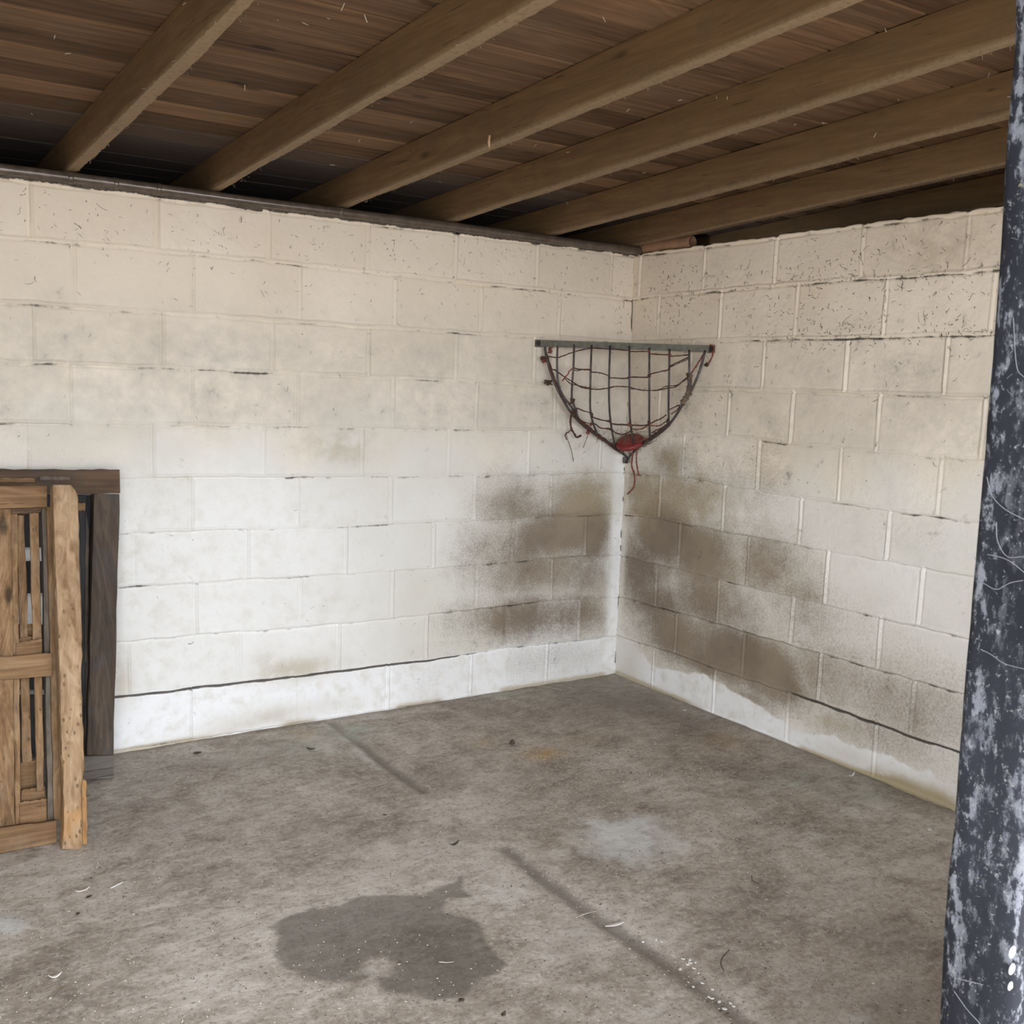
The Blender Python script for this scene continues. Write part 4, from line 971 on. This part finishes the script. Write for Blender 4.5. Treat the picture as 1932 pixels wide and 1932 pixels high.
# ------------------------------------------------------------------ dusty web wisps on the walls and joists
def wisps(name, mat, fn, n, sampler, label, rmin=.0004, rmax=.0009, lmin=.006, lmax=.028, seed=1, curl=1.0):
    rnd = random.Random(seed); mb = MB()
    for _ in range(n):
        s, z = sampler(rnd); a = rnd.uniform(0, 6.28); l = rnd.uniform(lmin, lmax) * (2.2 if rnd.random() < .08 else 1); k = rnd.randint(3, 5); pts = []
        for i in range(k):
            pts.append(fn(s, z, .0025 + rnd.random() * .002)); a += rnd.uniform(-1, 1) * curl; s += math.cos(a) * l / k; z += math.sin(a) * l / k
        mb.tube(pts, [rnd.uniform(rmin, rmax) * (2.2 if rnd.random() < .12 else 1) for _ in pts], 3)
    o = mb.build(name, mat); tag(o, label, 'cobweb', kind='stuff'); return o
fb = lambda s, z, o: (-s, -.002 - o, z)
def fr(s, z, o): q = RD * s - RN * (.002 + o); return (q[0], q[1], z)
def samp_b(r):
    u = r.random()
    if u < .45: return r.uniform(.02, 3.0), 2.20 - abs(r.gauss(0, .14))
    if u < .60: return r.choice((1.0, 1.36, .9, .7, 1.1, 2.05)) + r.gauss(0, .12), 2.05 + r.gauss(0, .1)
    if u < .72: c = r.choice(BACK_PERP[9] + BACK_PERP[8]); return c + r.gauss(0, .015), r.uniform(1.8, 2.02)
    if u < .90: return r.uniform(.02, 3.0), r.uniform(.2, 2.1)
    if u < .95: return r.uniform(.1, .7), r.uniform(1.1, 1.6)
    return r.uniform(.01, .12), r.uniform(1.7, 2.2)
wisps('web_wisps', M_DUST, fb, 430, samp_b, 'dark dusty web wisps stuck to the back block wall below the rail', seed=2)
def samp_r(r):
    u = r.random()
    if u < .34: return r.gauss(1.4, .45), 1.95 + r.gauss(0, .16)
    if u < .50: return r.uniform(.8, 2.1), 1.79 + r.gauss(0, .022)
    if u < .60: return r.uniform(.4, 2.1), 2.02 + r.gauss(0, .018)
    if u < .72: return r.gauss(.30, .10), 1.98 + r.gauss(0, .12)
    if u < .80: return r.gauss(.9, .5), 2.08 + r.gauss(0, .03)
    if u < .95: return r.uniform(.05, 2.1), r.uniform(1.1, 2.2)
    return r.uniform(.2, .8), r.uniform(1.2, 1.7)
wisps('web_wisps', M_DUST, fr, 800, lambda r: (lambda q: (min(max(q[0], .02), 2.3), min(q[1], 2.2)))(samp_r(r)), 'dark dusty web wisps stuck to the upper right block wall', seed=3, rmax=.0011, lmax=.032)
M_STRAW = mat_simple('pale_straw', (.52, .47, .38), (.40, .34, .25), 30, .8)
def roof_bits():
    rnd = random.Random(14); mb = MB()
    spots = [(1372, 185), (1500, 235), (1556, 232), (1866, 140), (1671, 57), (1695, 188), (1139, 35), (1283, 165), (1283, 189), (1262, 147), (348, 7), (60, 215), (128, 101), (103, 70), (462, 165), (647, 13), (678, 265), (627, 311), (776, 231), (1010, 274), (830, 343), (524, 38),
             (1073, 287), (1071, 384), (954, 417), (1352, 184), (1185, 208), (1215, 326), (1553, 233), (1651, 255), (1618, 299), (620, 35), (690, 35), (576, 45)]
    for x, y in spots:
        q = hit(x, y, (0, RISE, 1), Z_TOP - .004); 
        for x0, _ in JOISTS[:6]:                  # in front of the joist face when one is in the way
            g = hit(x, y, (1, SKEW, 0), x0 - .004)
            if 0.0 > g[1] > q[1] - 3 and Z_BOT < g[2] + RISE * g[1] < Z_TOP and np.linalg.norm(g - CAM) < np.linalg.norm(q - CAM): q = g
        q = Vector(q); d = Vector((rnd.gauss(0, 1), rnd.gauss(0, 1), rnd.gauss(0, .8))).normalized() * rnd.uniform(.008, .016)
        mb.tube([q - d * .7, q + d * .7], rnd.uniform(.0010, .0016), 4)
    tag(mb.build('straw_bits', M_STRAW), 'pale straw bits and splinters caught on the ceiling boards and joists', 'straw', kind='stuff')
roof_bits()

# ------------------------------------------------------------------ litter on the floor
M_CHIP = mat_simple('white_chip', (.80, .78, .74), (.68, .66, .60), 50, .7)
M_LEAF = mat_simple('dry_dark_leaf', (.06, .045, .035), (.10, .075, .05), 50, .85)
M_PINKISH = mat_simple('pale_peeling', (.72, .62, .57), (.80, .74, .70), 50, .7)
def flake(name, label, cat, px, py, L, W, ang, mat, curl=.25, th=.0018, seed=0, group=None):
    rnd = random.Random(seed); q = on_floor(px, py); c = Vector((q[0], q[1], fz(q[0], q[1]) + .0028)); ca, sa = math.cos(ang), math.sin(ang); v = []; f = []; n = 8
    for i in range(n + 1):
        t = i / n - .5; w = W * (1 - (2 * abs(t)) ** 2.2 * .85) * (.85 + .3 * rnd.random()); h = curl * L * (4 * t * t) * .5 + rnd.random() * .0006
        for s_, dz in ((-.5, .2 * w), (0, 0), (.5, .2 * w)):
            v.append(tuple(c + Vector((ca * t * L - sa * s_ * w, sa * t * L + ca * s_ * w, h + dz + th))))
        for s_ in (-.5, 0, .5): v.append(tuple(Vector(v[-3]) - Vector((0, 0, th))))
    for i in range(n):
        a = i * 6; b = a + 6
        f += [(a, b, b + 1, a + 1), (a + 1, b + 1, b + 2, a + 2), (a + 3, a + 4, b + 4, b + 3), (a + 4, a + 5, b + 5, b + 4), (a, a + 3, b + 3, b), (a + 2, b + 2, b + 5, a + 5)]
    f += [(0, 1, 4, 3), (1, 2, 5, 4), (n * 6, n * 6 + 3, n * 6 + 4, n * 6 + 1), (n * 6 + 1, n * 6 + 4, n * 6 + 5, n * 6 + 2)]
    tag(mesh_obj(name, v, f, mat, smooth=True), label, cat, group)
flake('white_splinter', 'white straight splinter on the floor in front of the timber post', 'splinter', 221, 1672, .050, .010, .55, M_CHIP, .02, seed=1)
flake('white_splinter', 'curled off-white scrap on the floor left of the straight white splinter', 'scrap', 156, 1683, .045, .010, .2, M_PINKISH, .3, seed=2)
flake('paper_scrap', 'pinkish white curled scrap low on the floor at the left', 'scrap', 104, 1846, .034, .014, .1, M_PINKISH, .6, seed=3)
flake('paper_scrap', 'pale peeled scrap lying across the floor groove', 'scrap', 1160, 1748, .068, .016, -.1, M_PINKISH, .12, seed=4)
flake('paint_flake', 'small white flake on the floor beside the black door post', 'flake', 1753, 1568, .018, .016, .4, M_CHIP, .2, seed=5)
flake('paint_flake', 'white curled peel at the foot of the right wall', 'flake', 1607, 1466, .055, .008, .3, M_CHIP, .5, seed=6)
flake('paint_flake', 'tiny white flake on the dark floor near the corner', 'flake', 1292, 1342, .022, .007, 0, M_CHIP, .2, seed=7)
flake('dead_leaf', 'dark leaf bit on the floor close to the back wall, right of the pallets', 'leaf', 372, 1424, .035, .022, 0, M_LEAF, .3, seed=8)
flake('dead_leaf', 'dark crumpled leaf standing on the floor left of the ochre stain', 'leaf', 966, 1406, .034, .024, .9, M_LEAF, .9, seed=9)
flake('dead_leaf', 'small dark leaf bit just left of the short floor groove', 'leaf', 586, 1416, .040, .014, -.7, M_LEAF, .4, seed=10)
flake('dead_leaf', 'dark diamond-shaped bit on the floor below the white splinters', 'leaf', 168, 1695, .020, .010, .5, M_LEAF, .1, seed=11)
flake('dead_leaf', 'dark speck of leaf at the lower left of the floor', 'leaf', 147, 1727, .016, .010, 1.1, M_LEAF, .1, seed=12)
flake('dead_leaf', 'thin curled brown leaf in the middle of the floor', 'leaf', 857, 1596, .042, .010, .2, M_LEAF, .5, seed=13)
flake('dead_leaf', 'brown round leaf bit on the floor under the damp patch', 'leaf', 870, 1891, .018, .014, .2, M_LEAF, .1, seed=14)
flake('dead_leaf', 'dark leaf bit at the bottom edge of the floor view', 'leaf', 950, 1918, .022, .010, .6, M_LEAF, .4, seed=15)
flake('dead_leaf', 'black speck of leaf on the floor at the start of the long groove', 'leaf', 726, 1540, .016, .008, -.7, M_LEAF, .2, seed=16)
rnd = random.Random(77)
for i, (x, y) in enumerate([(1238, 1776), (1248, 1779), (1213, 1780), (1289, 1812), (1297, 1823), (1302, 1820), (1312, 1819), (1283, 1832), (1318, 1839), (1309, 1830), (1308, 1865), (1343, 1887), (1337, 1884), (1357, 1893), (1378, 1896), (1384, 1902), (1367, 1907), (1301, 1815), (1325, 1858), (1344, 1870)]):
    flake('white_crumb', 'small white crumb lying in the dark floor groove', 'crumb', x, y, rnd.uniform(.006, .015), rnd.uniform(.005, .010), rnd.uniform(0, 3), M_CHIP, .2, seed=90 + i, group='white crumbs in the long floor groove')
def hair(name, label, pts, r, mat):
    P = [];
    for x, y in pts: q = on_floor(x, y); P.append((q[0], q[1], q[2] + .005))
    mb = MB(); mb.tube(crom(P, 5), r, 5); tag(mb.build(name, mat, smooth=True), label, 'twig')
hair('curved_twig', 'thin dark curved twig on the floor right of the long groove', [(1376, 1795), (1364, 1808), (1360, 1822), (1366, 1836)], .0016, M_LEAF)
hair('curved_twig', 'short dark bent twig on the floor in front of the right wall', [(1418, 1655), (1420, 1664), (1432, 1671)], .0016, M_LEAF)
hair('straw_stalk', 'pale straw stalk beside the long floor groove', [(1085, 1735), (1105, 1727), (1125, 1722)], .0012, M_STRAW)
hair('straw_stalk', 'thin pale stalk lying in the damp patch', [(828, 1818), (842, 1819), (856, 1818)], .0012, M_STRAW)
def grit():
    rnd = random.Random(8); mb = MB(); md = MB()
    for k in range(7500):
        u = rnd.random()
        if u < .30: x, y = rnd.gauss(1180, 130), rnd.gauss(1450, 45)
        elif u < .45: x, y = rnd.gauss(1480, 200), rnd.gauss(1560, 80)
        elif u < .48: tt = rnd.random(); x, y = 955 + 450 * tt + rnd.gauss(0, 18), 1600 + 330 * tt + rnd.gauss(0, 12)
        else: x, y = rnd.uniform(0, 1780), rnd.uniform(1380, 1960)
        q = on_floor(x, y)
        if q[1] > -.05 or q @ RN > -.03 or (q[0] < -2.55 and q[1] > -.85) or q[2] > .02: continue
        c = Vector((q[0], q[1], fz(q[0], q[1]) + .0035)); a = rnd.uniform(0, 6.28); l = rnd.uniform(.0010, .0036) * (1.8 if rnd.random() < .06 else 1); w = l * rnd.uniform(.25, .8); d = Vector((math.cos(a), math.sin(a), 0)); e = Vector((-d.y, d.x, 0))
        t_ = mb if rnd.random() < (.6 if u < .45 else .4) else md; b = len(t_.v); h = Vector((0, 0, rnd.uniform(.0008, .003)))
        t_.v += [tuple(c - d * l), tuple(c + e * w), tuple(c + d * l), tuple(c - e * w), tuple(c + h)]
        t_.f += [(b, b + 3, b + 4), (b + 3, b + 2, b + 4), (b + 2, b + 1, b + 4), (b + 1, b, b + 4)]
    tag(mb.build('pale_grit', M_STRAW), 'pale grit and chaff scattered over the concrete floor', 'grit', kind='stuff')
    tag(md.build('dark_grit', M_LEAF), 'dark crumbs scattered over the concrete floor', 'grit', kind='stuff')
grit()
